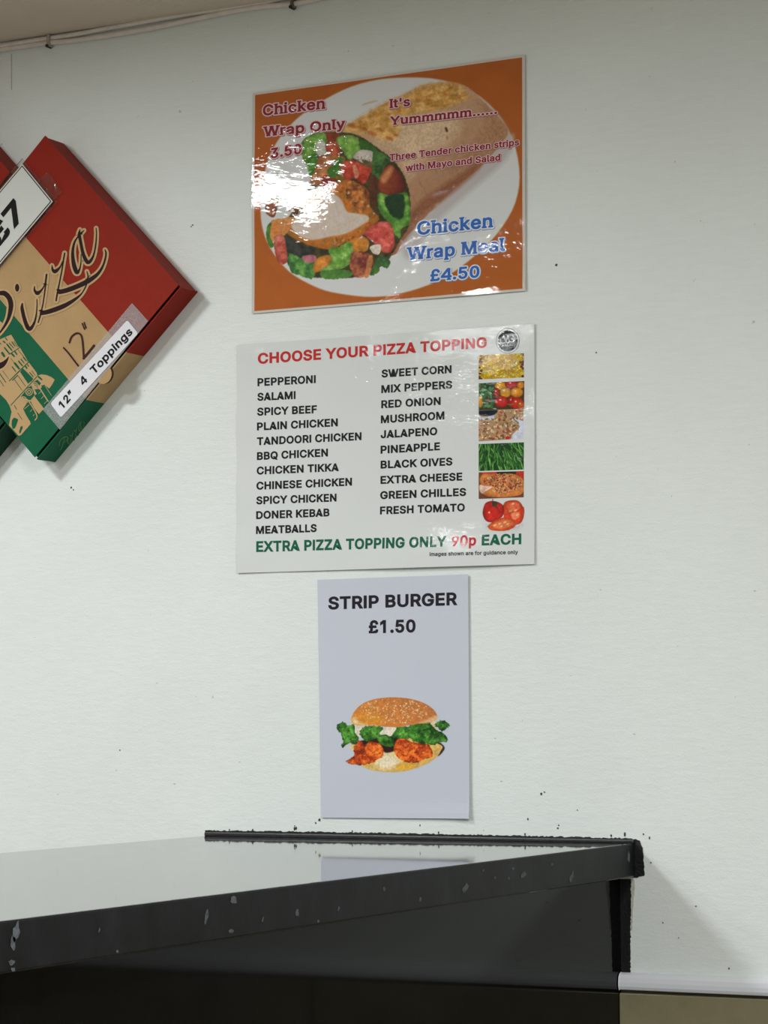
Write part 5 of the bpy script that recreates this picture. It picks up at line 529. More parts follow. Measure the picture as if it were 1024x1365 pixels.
# ---- small marks, chips and a hairline crack in the wall paint
M_MARK = plain('grime', (70, 64, 58), .8); M_SOFT = plain('scuff', (176, 176, 168), .7)
R_ = random.Random(4)
def fleck(name, px, py, r, mat, el=1., rot=0, par=wall, lab=None):
    c = W(px, py); n = 9; P = []
    for k in range(n):
        a = 2*math.pi*k/n; q = .75*r*(.7+.5*R_.random()); u, v = q*math.cos(a), q*el*math.sin(a)
        P.append((c[0]+u*math.cos(rot)-v*math.sin(rot), c[2]+u*math.sin(rot)+v*math.cos(rot)))
    V, Fc = prism(P, -.0006, .0002); return obj(name, V, Fc, mat, par)
for q in [(742,353,.0022),(722,1058,.0018),(95,650,.0016),(98,653,.001),(426,1093,.0022),(421,1097,.0015),(726,1056,.0012),(255,302,.0010),(257,300,.0014),
          (395,1104,.002),(393,1101,.0012),(337,1107,.001),(744,1104,.0016),(745,1100,.0012),(833,1112,.0018),(858,1112,.0012),(866,1117,.0012),(868,1150,.0013),
          (704,1092,.0012),(560,1100,.001),(928,1208,.0012),(884,1230,.0009),(972,1291,.0012),(905,1250,.0009),(795,470,.0012),(640,140,.0006),(770,1080,.0008),(160,1000,.0009)]:
    fleck('paint_chip', *q, M_MARK, el=.8+R_.random())
for i in range(26):
    fleck('paint_scuff', 20+990*R_.random(), 60+1030*R_.random(), .001+.0012*R_.random(), M_SOFT, el=.3, rot=-.1)
P = [W(15.5, y)+np.array([.0006*math.sin(y*.7), 0, 0]) for y in range(72, 124, 4)]
V, Fc = [], []
for i, q in enumerate(P):
    w = .0004; V += [(q[0]-w, -.0004, q[2]), (q[0]+w, -.0004, q[2])]
    if i: Fc.append((2*i-2, 2*i-1, 2*i+1, 2*i))
obj('hairline_crack', V, Fc, plain('crack', (176, 168, 154), .9), wall)

# ================================================================ cables along the ceiling edge
M_CAB = plain('painted_cable', (226, 218, 210), .5, var=.08, vscale=60, bump=.4, bscale=120)
def cable(lbl, pts, r, y, lo):
    P = [W(a, b_, y) for a, b_ in pts]; P = spline(P, 6)
    return tag(tube('cable', P, r, M_CAB, loc=tuple(P[0])), lbl, 'cable')
lower = cable('lower painted cable clipped along the top of the white wall', [(-60, 78), (0, 66.5), (30, 62), (67, 57), (107, 53), (165, 44), (200, 38), (250, 27.5), (300, 17), (340, 10), (365, 7.5), (390, 5.5), (430, -3), (480, -14), (560, -30)], .0036, -.0045, 1)
upper = cable('upper painted cable running tight under the ceiling edge', [(-60, 71), (0, 61.5), (60, 52), (100, 46), (140, 38.5), (180, 31.5), (250, 19), (300, 12), (350, 3.5), (400, -8), (470, -21), (560, -38)], .0034, -.0040, 0)
M_CLIP = plain('clip_plastic', (168, 160, 150), .5); M_NAIL = plain('nail_steel', (60, 52, 44), .5, metal=.6)
for (px, py, mt) in ((66.5, 55, M_CLIP), (391, 3, plain('grey_clip', (104, 98, 84), .5))):
    c = W(px, py, -.005)
    o = box('cable_clip', c[0]-.0022, c[0]+.0022, -.0105, 0, c[2]-.0085, c[2]+.0085, mt, lower, .001)
    V, Fc = [], []
    for k in range(12): V.append((c[0]-.0005+.0022*math.cos(k*math.pi/6), -.0125, c[2]-.0075+.0022*math.sin(k*math.pi/6)))
    for k in range(12): V.append((c[0]-.0005+.0022*math.cos(k*math.pi/6), -.002, c[2]-.0075+.0022*math.sin(k*math.pi/6)))
    obj('nail', V, [tuple(range(12))]+[(k, 12+k, 12+(k+1) % 12, (k+1) % 12) for k in range(12)], M_NAIL, o)

# ================================================================ counter
ZT = float(W(560, 1119)[2]); XL, XR = float(W(274, 1112.5)[0]), float(W(848, 1127)[0])-.001
TH = .0395; YE = -2.15
m, t, b = nt('black_worktop'); p = position(t)
n1 = noise(t, 45, 6, .65, p); n2 = noise(t, 160, 4, .6, p)
r1 = ramp(t, n1.outputs['Fac'], [(.3, tuple(lin((42, 43, 44)))), (.6, tuple(lin((56, 57, 58)))), (.8, tuple(lin((74, 74, 72))))])
t.links.new(r1.outputs['Color'], b.inputs['Base Color'])
b.inputs['IOR'].default_value = 1.62
rr = ramp(t, n2.outputs['Fac'], [(.35, (.03, .03, .03)), (.75, (.07, .07, .07))]); t.links.new(rr.outputs['Color'], b.inputs['Roughness'])
M_TOP = m
m, t, b = nt('worn_edge'); p = position(t)
n1 = noise(t, 30, 6, .7, p, (1, 1, .6)); n2 = noise(t, 110, 3, .6, p)
r1 = ramp(t, n1.outputs['Fac'], [(.3, tuple(lin((11, 11, 11)))), (.55, tuple(lin((20, 21, 23)))), (.8, tuple(lin((34, 36, 38))))])
r2 = ramp(t, n2.outputs['Fac'], [(.70, (1, 1, 1)), (.76, (1.9, 1.9, 1.9))])
mx = N(t, 'ShaderNodeMix', data_type='RGBA', blend_type='MULTIPLY'); mx.inputs['Factor'].default_value = 1
t.links.new(r1.outputs['Color'], mx.inputs['A']); t.links.new(r2.outputs['Color'], mx.inputs['B']); t.links.new(mx.outputs['Result'], b.inputs['Base Color'])
b.inputs['Roughness'].default_value = .5; b.inputs['Specular IOR Level'].default_value = .2
M_EDGE = m
m, t, b = nt('black_gloss_panel'); b.inputs['Base Color'].default_value = (*lin((9, 9, 10)), 1); b.inputs['Roughness'].default_value = .06; b.inputs['IOR'].default_value = 1.19
M_PANEL = m
M_SEAL = plain('black_sealant', (11, 11, 13), .5, bump=.6, bscale=300)
ct = thing('counter', ((XL+XR)/2, YE/2, 0), 'black counter with glossy worktop running out from the white wall', 'counter')
o = box('worktop', XL, XR, YE, -.0014, ZT-TH, ZT, M_TOP, ct, 0); bevel(o, .0022, 3); o.data.materials.append(M_EDGE)
for pl in o.data.polygons:
    if abs(pl.normal.z) < .5: pl.material_index = 1
box('end_panel', XP-.018, XP, YE+.05, -.0014, 0, ZT-TH, M_PANEL, ct)['label'] = 'glossy black panel under the worktop edge'
box('back_panel', XL+.02, XL+.038, YE+.05, -.013, 0, ZT-TH, M_PANEL, ct)
box('front_panel', XL+.038, XP-.018, YE+.05, YE+.068, 0, ZT-TH, M_PANEL, ct)
# pale scratches and chips along the worktop edge
M_CHIP = plain('chip', (84, 88, 92), .7, .2, var=.4, vscale=200)
def edgept(px, py):
    v = _fw+_rt*(px-512)/F_PX-_up*(py-682.5)/F_PX; t_ = (XR-CAM[0])/v[0]; return CAM+v*t_
V, Fc = [], []
for (px, py, w_, h_, sk) in [(21,1242,10,34,3),(17,1258,9,24,-2),(15,1283,9,10,0),(17,1293,6,8,0),(311,1200,9,14,-3),(308,1241,7,8,0),(275,1222,5,20,4),(396,1217,6,12,0),(424,1228,4,5,0),(512,1185,4,7,0),(620,1184,9,14,3),(697,1166,8,12,4),(762,1168,6,16,4),(684,1158,4,5,1),(678,1171,3,5,0),(838,1143,4,18,0),(451,1212,3,8,1),(560,1199,4,6,1),(156,1268,4,5,0),(132,1240,3,8,1),(350,1225,3,9,2),(736,1152,3,4,0),(644,1160,3,4,1),(660,1170,3,5,0)]:
    n = 11; i0 = len(V)
    for k in range(n):
        a = 2*math.pi*k/n; q = .55+.55*R_.random(); x, y = px+.5*w_*q*math.cos(a)-sk*math.sin(a)*.5, py+.5*h_*q*math.sin(a)
        e = edgept(x, y); V.append((XR+.00035, e[1], min(max(e[2], ZT-TH+.001), ZT-.001)))
    Fc.append(tuple(range(i0, i0+n)))
tag(obj('edge_wear', V, Fc, M_CHIP, ct), kind='stuff', label='pale chips and scratches on the worktop edge')
# ragged black sealant between counter and wall
def rag(pts, amp, step=.004):
    out = []
    for (a, b_) in zip(pts[:-1], pts[1:]):
        a, b_ = np.array(a), np.array(b_); L = np.linalg.norm(b_-a); k = max(int(L/step), 1)
        nrm = np.array([-(b_-a)[1], (b_-a)[0]])/L
        for j in range(k): out.append(a+(b_-a)*j/k+nrm*amp*(R_.random()-.5)*(0 if j == 0 else 1))
    out.append(np.array(pts[-1])); return [tuple(q) for q in out]
pw = lambda x, y: tuple(W(x, y)[[0, 2]])
top = rag([pw(277, 1106.8), pw(400, 1108.5), pw(520, 1110.5), pw(640, 1112.8), pw(760, 1115.5), pw(842, 1117.5), pw(853, 1120.5), pw(857, 1130), pw(859.5, 1167)], .0017, .0025)
seal = [(XL, ZT+.0002), (XL, top[0][1])]+top+[pw(852, 1168.5), pw(850, 1170)]+[(XR-.006, ZT-TH-.0005), (XR-.006, ZT+.0002)]
V, Fc = prism(seal, -.0012, .0)
obj('wall_sealant', V, Fc, M_SEAL, wall)
V, Fc = prism([(XL+.001, ZT-.0003), (XR, ZT-.0003), (XR, ZT+.0042), (XL+.001, ZT+.0052)], -.0055, -.0014)
bevel(obj('sealant_bead', V, Fc, plain('grey_black_sealant', (34, 34, 37), .4, bump=.5, bscale=200), ct), .0015)
side = rag([pw(841.5, 1172), pw(841, 1230), pw(840.8, 1296)], .0018, .002)
V, Fc = prism([(XP-.008, side[0][1])]+side+[pw(838, 1298), (XP-.008, side[-1][1]-.003)], -.0012, 0)
obj('wall_sealant', V, Fc, M_SEAL, wall)
fl = rag([pw(846, 1173), pw(846.5, 1182), pw(845, 1200), pw(843, 1240)], .0012, .003)
V, Fc = prism([pw(842, 1172)]+fl+[pw(841, 1240)], -.0006, 0)
obj('bare_plaster', V, Fc, plain('bare_plaster', (186, 184, 174), .9, var=.15, vscale=200), wall)
# little dark sealant splashes on the wall above the sealant strip
for q in [(393,1105,.0018),(337,1106,.0012),(306,1106,.001),(470,1108,.001),(585,1110,.0012),(700,1112,.0012),(815,1114,.0014)]: fleck('sealant_smear', *q, M_SEAL, el=1.6)

# ================================================================ writing
GL = json.loads(GLYPHS); SLABS = json.loads(SLAB_GLYPHS)
GL['1'][1] = [[212,0, 212,436, 86,352, 86,428, 198,509, 276,509, 276,0]]
GL['4'] = [455, [[372,0,308,0,308,115,25,115,25,172,278,509,372,509,372,172,432,172,432,115,372,115], [308,172,308,440,92,172]]]
CAP = max(GL['H'][1][0][1::2])
def _area(c): return sum(c[i-1][0]*c[i][1]-c[i][0]*c[i-1][1] for i in range(len(c)))/2
_gm = {}
def glyph_mesh(ch, bold, slab=None):
    if (ch, bold, slab) in _gm: return _gm[ch, bold, slab]
    GL_ = SLABS[slab] if slab else GL
    cont = [[(c[i], c[i+1]) for i in range(0, len(c), 2)] for c in GL_[ch][1]]
    big = max(cont, key=lambda c: abs(_area(c))); sg = _area(big) > 0
    outer = [c for c in cont if (_area(c) > 0) == sg]; holes = [c for c in cont if (_area(c) > 0) != sg]
    V, Fc, S_ = [], [], []
    for k, oc in enumerate(outer):
        cs = [oc]+[hc for hc in holes if _inside(hc[0][0]+.1, hc[0][1]+.1, oc)]
        cu = bpy.data.curves.new('t', 'CURVE'); cu.dimensions = '2D'; cu.fill_mode = 'BOTH'
        for c in cs:
            q = cu.splines.new('POLY'); q.points.add(len(c)-1)
            for pt, (x, y) in zip(q.points, c): pt.co = (x/1000, y/1000, 0, 1)
            q.use_cyclic_u = True
        cu.offset = bold
        o = bpy.data.objects.new('t', cu); me = bpy.data.meshes.new_from_object(o); i = len(V)
        V += [tuple(v.co[:2]) for v in me.vertices]; Fc += [tuple(i+q for q in p_.vertices) for p_ in me.polygons]; S_ += [k*.12]*len(me.vertices)
        bpy.data.objects.remove(o); bpy.data.curves.remove(cu); bpy.data.meshes.remove(me)
    _gm[ch, bold, slab] = (V, Fc, S_); return _gm[ch, bold, slab]
def text_mesh(s, bold=0., sp=0, slab=None, space=210):
    """slab: None for plain letters, 's' for slab serif letters, 'o' for their outline"""
    V, Fc, SL, x, n_ = [], [], [], 0, 0
    G_ = SLABS[slab] if slab else GL
    for ch in s:
        if ch == ' ': x += space/1000; continue
        gv, gf, gs = glyph_mesh(ch, bold, slab); i = len(V)
        V += [(a+x, c) for a, c in gv]; Fc += [tuple(i+q for q in f) for f in gf]; SL += [q+(n_ % 3)*.25 for q in gs]
        x += (G_[ch][0]+sp)/1000; n_ += 1
    return np.array(V), Fc, SL
class Plane:
    """a flat (or gently lifted) printed sheet: maps pixels measured in the photo to points on it"""
    def __init__(s, y, lift=None): s.y, s.lift = y, lift
    def at(s, px, py, lay=0):
        p_ = W(px, py, s.y)
        d = s.lift(p_[0], p_[2]) if s.lift else 0
        return np.array([p_[0], s.y-d-lay*.00012, p_[2]])
def text(name, s, A, B, cap, plane, mat, parent, lay=2, bold=.03, slab=None, H=None, sp=0, shift=(0, 0), label=None, space=210):
    """a line of writing: ink runs from A to B along the baseline (pixels), capitals cap pixels high"""
    V, Fc, SL = text_mesh(s, 0 if slab else bold, sp, slab, space)
    V0 = text_mesh(s, 0, sp, 's', space)[0] if slab == 'o' else V
    x0, x1 = V0[:, 0].min(), V0[:, 0].max(); ch = CAP/1000+bold
    A, B = np.array(A, float)+shift, np.array(B, float)+shift
    Hv = np.array(H if H is not None else (0, -cap), float)
    out = []
    for (x, y), sl in zip(V, SL):
        q = A+(B-A)*((x-x0)/(x1-x0))+Hv*(y/ch); out.append(plane.at(q[0], q[1], lay+sl))
    o = obj(name, out, Fc, mat, parent)
    if label: o['label'] = label
    return o
def shape(name, polys, plane, mat, parent, lay=1, label=None):
    V, Fc = [], []
    for P in polys:
        i = len(V); V += [plane.at(x, y, lay+(len(Fc) % 16)*.055) for x, y in P]; Fc.append(tuple(range(i, i+len(P))))
    o = obj(name, V, Fc, mat, parent)
    if label: o['label'] = label
    return o
def stroke(P, k=1., grow=0., n=6):
    """pen stroke through (x, y, width) points -> list of quads plus round ends"""
    P = spline(P, n); T = np.gradient(P[:, :2], axis=0); T /= np.linalg.norm(T, axis=1)[:, None]+1e-9
    Nn = np.stack([-T[:, 1], T[:, 0]], 1); w = (P[:, 2]*k+grow)[:, None]/2
    L, R = P[:, :2]+Nn*w, P[:, :2]-Nn*w; out = []
    for i in range(len(P)-1): out.append([tuple(L[i]), tuple(L[i+1]), tuple(R[i+1]), tuple(R[i])])
    for q, w_ in ((P[0], w[0, 0]), (P[-1], w[-1, 0])):
        out.append([(q[0]+w_*math.cos(a), q[1]+w_*math.sin(a)) for a in np.linspace(0, 2*math.pi, 12, endpoint=False)])
    return out
def picture(name, canvas, corners, plane, mat, parent, lay=1, step=.0006, cut=False, label=None):
    """printed photograph: a fine coloured grid lying on the sheet; corners in pixels TL TR BR BL"""
    C = [W(x, y, plane.y) for x, y in corners]
    wd_ = np.linalg.norm(C[1]-C[0]); ht = np.linalg.norm(C[3]-C[0]); nx, ny = int(wd_/step)+1, int(ht/step)+1
    s_, t_ = np.meshgrid(np.linspace(0, 1, nx), np.linspace(0, 1, ny))
    s3, t3 = s_[..., None], t_[..., None]
    G = (C[0]*(1-s3)+C[1]*s3)*(1-t3)+(C[3]*(1-s3)+C[2]*s3)*t3
    X, Z = G[..., 0], G[..., 2]
    px, py = project(X, np.full_like(X, plane.y), Z)
    cx = np.clip((px-canvas.x0)*canvas.k, 0, canvas.w-1.001); cy = np.clip((py-canvas.y0)*canvas.k, 0, canvas.h-1.001)
    xi, yi = cx.astype(int), cy.astype(int); fx, fy = (cx-xi)[..., None], (cy-yi)[..., None]; a = canvas.a
    colr = (a[yi, xi]*(1-fx)+a[yi, xi+1]*fx)*(1-fy)+(a[yi+1, xi]*(1-fx)+a[yi+1, xi+1]*fx)*fy
    cov = canvas.cov[yi, xi]
    d = plane.lift(X, Z) if plane.lift else np.zeros_like(X)
    off = wloc(parent)
    co = np.stack([X-off[0], plane.y-d-lay*.00012-off[1], Z-off[2]], -1).reshape(-1, 3)
    i = np.arange(nx*ny).reshape(ny, nx)
    Q = np.stack([i[1:, :-1], i[1:, 1:], i[:-1, 1:], i[:-1, :-1]], -1).reshape(-1, 4)
    if cut:
        cv = cov.reshape(-1); Q = Q[(cv[Q] > .02).any(1)]
    me = bpy.data.meshes.new(name); me.vertices.add(len(co)); me.vertices.foreach_set('co', co.ravel())
    me.loops.add(Q.size); me.loops.foreach_set('vertex_index', Q.ravel().astype(np.int32))
    me.polygons.add(len(Q)); me.polygons.foreach_set('loop_start', np.arange(0, Q.size, 4, dtype=np.int32))
    me.update(calc_edges=True); me.materials.append(mat)
    at = me.color_attributes.new('print', 'FLOAT_COLOR', 'POINT')
    rgba = np.ones((nx*ny, 4), np.float32); rgba[:, :3] = lin(np.clip(colr, 0, 255)).reshape(-1, 3); at.data.foreach_set('color', rgba.ravel())
    o = bpy.data.objects.new(name, me); COL.objects.link(o); o.parent = parent
    if label: o['label'] = label
    return o
def sheet(name, corners, plane, mat, parent, margin=0., thick=.0004, n=(48, 36)):
    C = [W(x, y, plane.y) for x, y in corners]; ctr = sum(C)/4
    C = [c+(c-ctr)/np.linalg.norm(c-ctr)*margin*1.41 for c in C]
    V, Fc = [], []; nx, ny = n
    for k in (0, 1):
        for j in range(ny+1):
            for i in range(nx+1):
                s_, t_ = i/nx, j/ny; q = (C[0]*(1-s_)+C[1]*s_)*(1-t_)+(C[3]*(1-s_)+C[2]*s_)*t_
                V.append((q[0], plane.y-plane.lift(q[0], q[2])+(thick if k else 0), q[2]))
    m_ = (nx+1)*(ny+1); g = lambda i, j: j*(nx+1)+i
    for j in range(ny):
        for i in range(nx):
            Fc.append((g(i, j+1), g(i+1, j+1), g(i+1, j), g(i, j))); Fc.append((m_+g(i, j), m_+g(i+1, j), m_+g(i+1, j+1), m_+g(i, j+1)))
    for i in range(nx):
        Fc.append((g(i, 0), g(i+1, 0), m_+g(i+1, 0), m_+g(i, 0))); Fc.append((g(i+1, ny), g(i, ny), m_+g(i, ny), m_+g(i+1, ny)))
    for j in range(ny):
        Fc.append((g(0, j+1), g(0, j), m_+g(0, j), m_+g(0, j+1))); Fc.append((g(nx, j), g(nx, j+1), m_+g(nx, j+1), m_+g(nx, j)))
    return obj(name, V, Fc, mat, parent, smooth=False)

# ================================================================ poster: chicken wrap
QW = [(340.6, 127), (696.5, 76.8), (697.3, 385), (339.8, 415)]
c0 = [W(*q) for q in QW]; wx0, wx1, wz0, wz1 = c0[0][0], c0[1][0], c0[3][2], c0[0][2]
def lift_w(X, Z):
    s_ = np.clip((X-wx0)/(wx1-wx0), 0, 1); t_ = np.clip((wz1-Z)/(wz1-wz0), 0, 1)
    return .0009+.0016*np.exp(-((t_-1)/.09)**2)*np.exp(-((s_-.82)/.2)**2)+.0006*np.sin(s_*9+t_*4)**2+.0010*np.exp(-((t_-.5)/.2)**2-((s_-.05)/.12)**2)
PW = Plane(-.0012, lift_w)
po = thing('poster', tuple(W(518, 250)), 'orange laminated chicken wrap poster, topmost of the three posters on the wall', 'poster')
FW = .85
sheet('laminated_sheet', QW, PW, ink((214, 206, 196), FW), po, margin=.0035)
picture('printed_picture', paint_wrap(), QW, PW, print_mat('wrap_print', FW), po, lay=1, step=.00062)
RED, PINK, BLUE, PALE = (142, 40, 50), (236, 196, 200), (52, 108, 190), (222, 228, 238)
SLAB = [('Chicken', (351.2, 154.4), (434.6, 144.4), 14, RED, PINK), ('Wrap Only', (351.5, 182.2), (461, 171), 13, RED, PINK), ('3.50', (362, 211.3), (403, 204.4), 13, RED, PINK),
        ("It's", (520, 144.3), (547.5, 141), 11.6, RED, PINK), ('Yummmmm......', (521, 167), (663.5, 151.5), 11.2, RED, PINK),
        ('Three Tender chicken strips', (520, 214.4), (693, 193.6), 8.6, RED, PINK), ('with Mayo and Salad', (541, 228.4), (668.3, 213.8), 8.6, RED, PINK),
        ('Chicken', (557, 313.2), (658.5, 302.4), 17.2, BLUE, PALE), ('Wrap Meal', (543, 346.8), (674, 333.8), 16.6, BLUE, PALE), ('£4.50', (574.5, 375), (640.5, 369.6), 15.5, BLUE, PALE)]
for s_, A, B, cap, c1, c2 in SLAB:
    o = text('text_line', s_, A, B, cap, PW, ink(c1, FW), po, lay=4, bold=.025, slab='s')
    o['label'] = ('blue' if c1 == BLUE else 'dark red')+' printed words with a pale outline'
    text('text_outline', s_, A, B, cap, PW, ink((120, 136, 160) if c1 == BLUE else (150, 110, 100), FW), o, lay=2, bold=.025, slab='o', shift=(.5, .9))
    text('text_outline', s_, A, B, cap, PW, ink(c2, FW), o, lay=3, bold=.025, slab='o')

# ================================================================ poster: choose your pizza topping
QT = [(316.8, 460), (713, 431.5), (713.2, 752), (316.2, 764)]
c0 = [W(*q) for q in QT]; tx0, tx1, tz0, tz1_ = c0[0][0], c0[1][0], c0[3][2], c0[0][2]
def lift_t(X, Z):
    s_ = np.clip((X-tx0)/(tx1-tx0), 0, 1); t_ = np.clip((tz1_-Z)/(tz1_-tz0), 0, 1)
    return .0009+.0042*np.exp(-((t_-1)/.14)**2)*np.exp(-((s_-.68)/.26)**2)+.0012*np.exp(-((s_-.0)/.08)**2)*(.5+.5*np.sin(t_*22))+.0005*np.sin(s_*11+t_*5)**2+.0014*np.exp(-((t_-.02)/.06)**2-((s_-.04)/.05)**2)
PT = Plane(-.0012, lift_t); FT = .3
po = thing('poster', tuple(W(515, 600)), 'white laminated pizza topping list poster with red heading, middle of the three', 'poster')
WHITE = (219, 223, 220)
sheet('laminated_sheet', QT, PT, ink(WHITE, FT), po, n=(64, 48))
K = (34, 32, 34); TR = (196, 46, 44); TG = (22, 100, 72)
text('text_line', 'CHOOSE YOUR PIZZA TOPPING', (345, 484.8), (649.5, 462.8), 13.6, PT, ink(TR, FT), po, bold=.031, sp=26, label='red heading words')
LIST = [('PEPPERONI',344.2,514.5,421.6,510.2),('SALAMI',343.9,534,394.6,531.4),('SPICY BEEF',343.7,553.8,423.3,550.3),('PLAIN CHICKEN',343.5,573.5,451,567.8),('TANDOORI CHICKEN',343.3,593.2,482.6,586.2),
        ('BBQ CHICKEN',343.2,612.9,437.8,608),('CHICKEN TIKKA',343,632.3,452.5,627.5),('CHINESE CHICKEN',342.8,652.5,470,646.9),('SPICY CHICKEN',342.6,672,449.4,668),('DONER KEBAB',342.4,691.6,440,687.8),('MEATBALLS',342.2,711.5,422.9,708.6),
        ('SWEET CORN',509.2,503,602.6,496.9),('MIX PEPPERS',509,523.7,603.4,517.3),('RED ONION',509,543.9,588,539.2),('MUSHROOM',508.5,564,593,558.4),('JALAPENO',508.3,584,583.5,579.5),
        ('PINEAPPLE',508.2,604.4,587.2,599.6),('BLACK OIVES',508.2,624.3,603.9,619.9),('EXTRA CHEESE',508,644.7,617,640),('GREEN CHILLES',507.5,665,622,660.5),('FRESH TOMATO',507.3,685.4,620.3,681)]
for s_, ax, ay, bx, by in LIST:
    text('text_line', s_, (ax, ay), (bx, by), 10.0, PT, ink(K, FT), po, bold=.031, sp=28)
text('text_line', 'EXTRA PIZZA TOPPING ONLY', (342.6, 735.2), (597, 728.2), 13.6, PT, ink(TG, FT), po, bold=.031, sp=26, label='dark green words')
text('text_line', '90p', (604, 727.8), (636.4, 726.6), 13.6, PT, ink((190, 30, 40), FT), po, bold=.028, sp=20, label='red price')
text('text_line', 'EACH', (643.8, 726.6), (696, 724.8), 13.6, PT, ink(TG, FT), po, bold=.031, sp=26, label='dark green word')
text('text_line', 'images shown are for guidance only', (575, 741.4), (691.8, 738.4), 5.0, PT, ink((60, 60, 62), FT), po, bold=.024, sp=24)
MP = print_mat('food_print', FT)
LB = {'corn': 'photo of yellow sweet corn', 'peppers': 'photo of red, yellow and green peppers', 'meat': 'photo of mixed pizza toppings', 'beans': 'photo of green chillies', 'pizza': 'photo of a baked pizza', 'tomato': 'photo of red tomatoes with slices'}
for k_, q in FOOD.items():
    picture('food_picture', paint_food(k_), q, PT, MP, po, lay=1, step=.0004, label=LB[k_], cut=(k_ == 'tomato'))
circ = lambda cx, cy, rx, ry, n=36: [(cx+rx*math.cos(2*math.pi*k/n), cy+ry*math.sin(2*math.pi*k/n)) for k in range(n)]
hb = shape('halal_badge', [circ(677.6, 454.6, 15.9, 17.0)], PT, ink((70, 72, 74), FT), po, lay=1, label='round black halal badge')
shape('badge_ring', [circ(677.6, 454.6, 15.2, 16.2)], PT, ink((214, 218, 216), FT), hb, lay=2)
shape('badge_disc', [circ(677.6, 454.6, 13.3, 14.2)], PT, ink((26, 28, 30), FT), hb, lay=3)
hz = lambda L: [(660+x/12.8, 420+y/12.8, w/17.0) for x, y, w in L]
S = []
for L in ([(350,405,10),(320,395,24),(290,410,26),(340,432,22),(300,462,26),(262,452,24),(246,420,20),(240,365,18)],
          [(262,456,24),(225,478,24),(195,445,22),(168,380,20),(160,350,18)], [(232,345,16),(218,400,18),(196,455,22),(165,478,24),(125,478,26),(104,455,20),(106,425,12)], [(316,360,18),(322,364,18)]):
    S += stroke(hz(L))
shape('halal_script', S, PT, ink((206, 212, 212), FT), hb, lay=4, label='white Arabic lettering')
text('halal_word', 'HALAL', (670.2, 462.2), (685.4, 461), 3.2, PT, ink((196, 202, 202), FT), hb, lay=4, bold=.02, sp=40)
shape('badge_dot', [circ(667.7, 460, .9, 1)], PT, ink((196, 202, 202), FT), hb, lay=4)

# ================================================================ poster: strip burger
QB = [(423.8, 773), (624.9, 765.6), (627.4, 1091.2), (428.6, 1090)]
c0 = [W(*q) for q in QB]; bx0, bx1, bz0, bz1 = c0[0][0], c0[1][0], c0[3][2], c0[0][2]
def lift_b(X, Z):
    s_ = np.clip((X-bx0)/(bx1-bx0), 0, 1); t_ = np.clip((bz1-Z)/(bz1-bz0), 0, 1)
    return .0008+.0022*np.exp(-((s_-1)/.1)**2)*(.3+.7*t_)+.0022*np.exp(-((t_-1)/.05)**2)*s_+.0006*np.exp(-((t_)/.05)**2)
PB = Plane(-.0012, lift_b)
po = thing('poster', tuple(W(526, 930)), 'plain white strip burger poster, lowest on the wall above the counter', 'poster')
PAPER = (200, 205, 216)
m, t, b = nt('office_paper'); b.inputs['Base Color'].default_value = (*lin(PAPER), 1); b.inputs['Roughness'].default_value = .5; b.inputs['Specular IOR Level'].default_value = .3
sheet('paper_sheet', QB, PB, m, po, thick=.0002, n=(36, 48))
text('text_line', 'STRIP BURGER', (438, 811.8), (610.6, 805.7), 16.2, PB, ink((40, 36, 44)), po, bold=.031, sp=26)
text('text_line', '£1.50', (492.2, 843.4), (554.5, 842), 16.4, PB, ink((40, 36, 44)), po, bold=.031, sp=26)
picture('printed_picture', paint_burger(), [(445, 927), (605, 927), (605, 1033), (445, 1033)], PB, print_mat('burger_print', 0), po, lay=1, step=.0004, cut=True, label='photo of a burger in a seeded bun with lettuce')

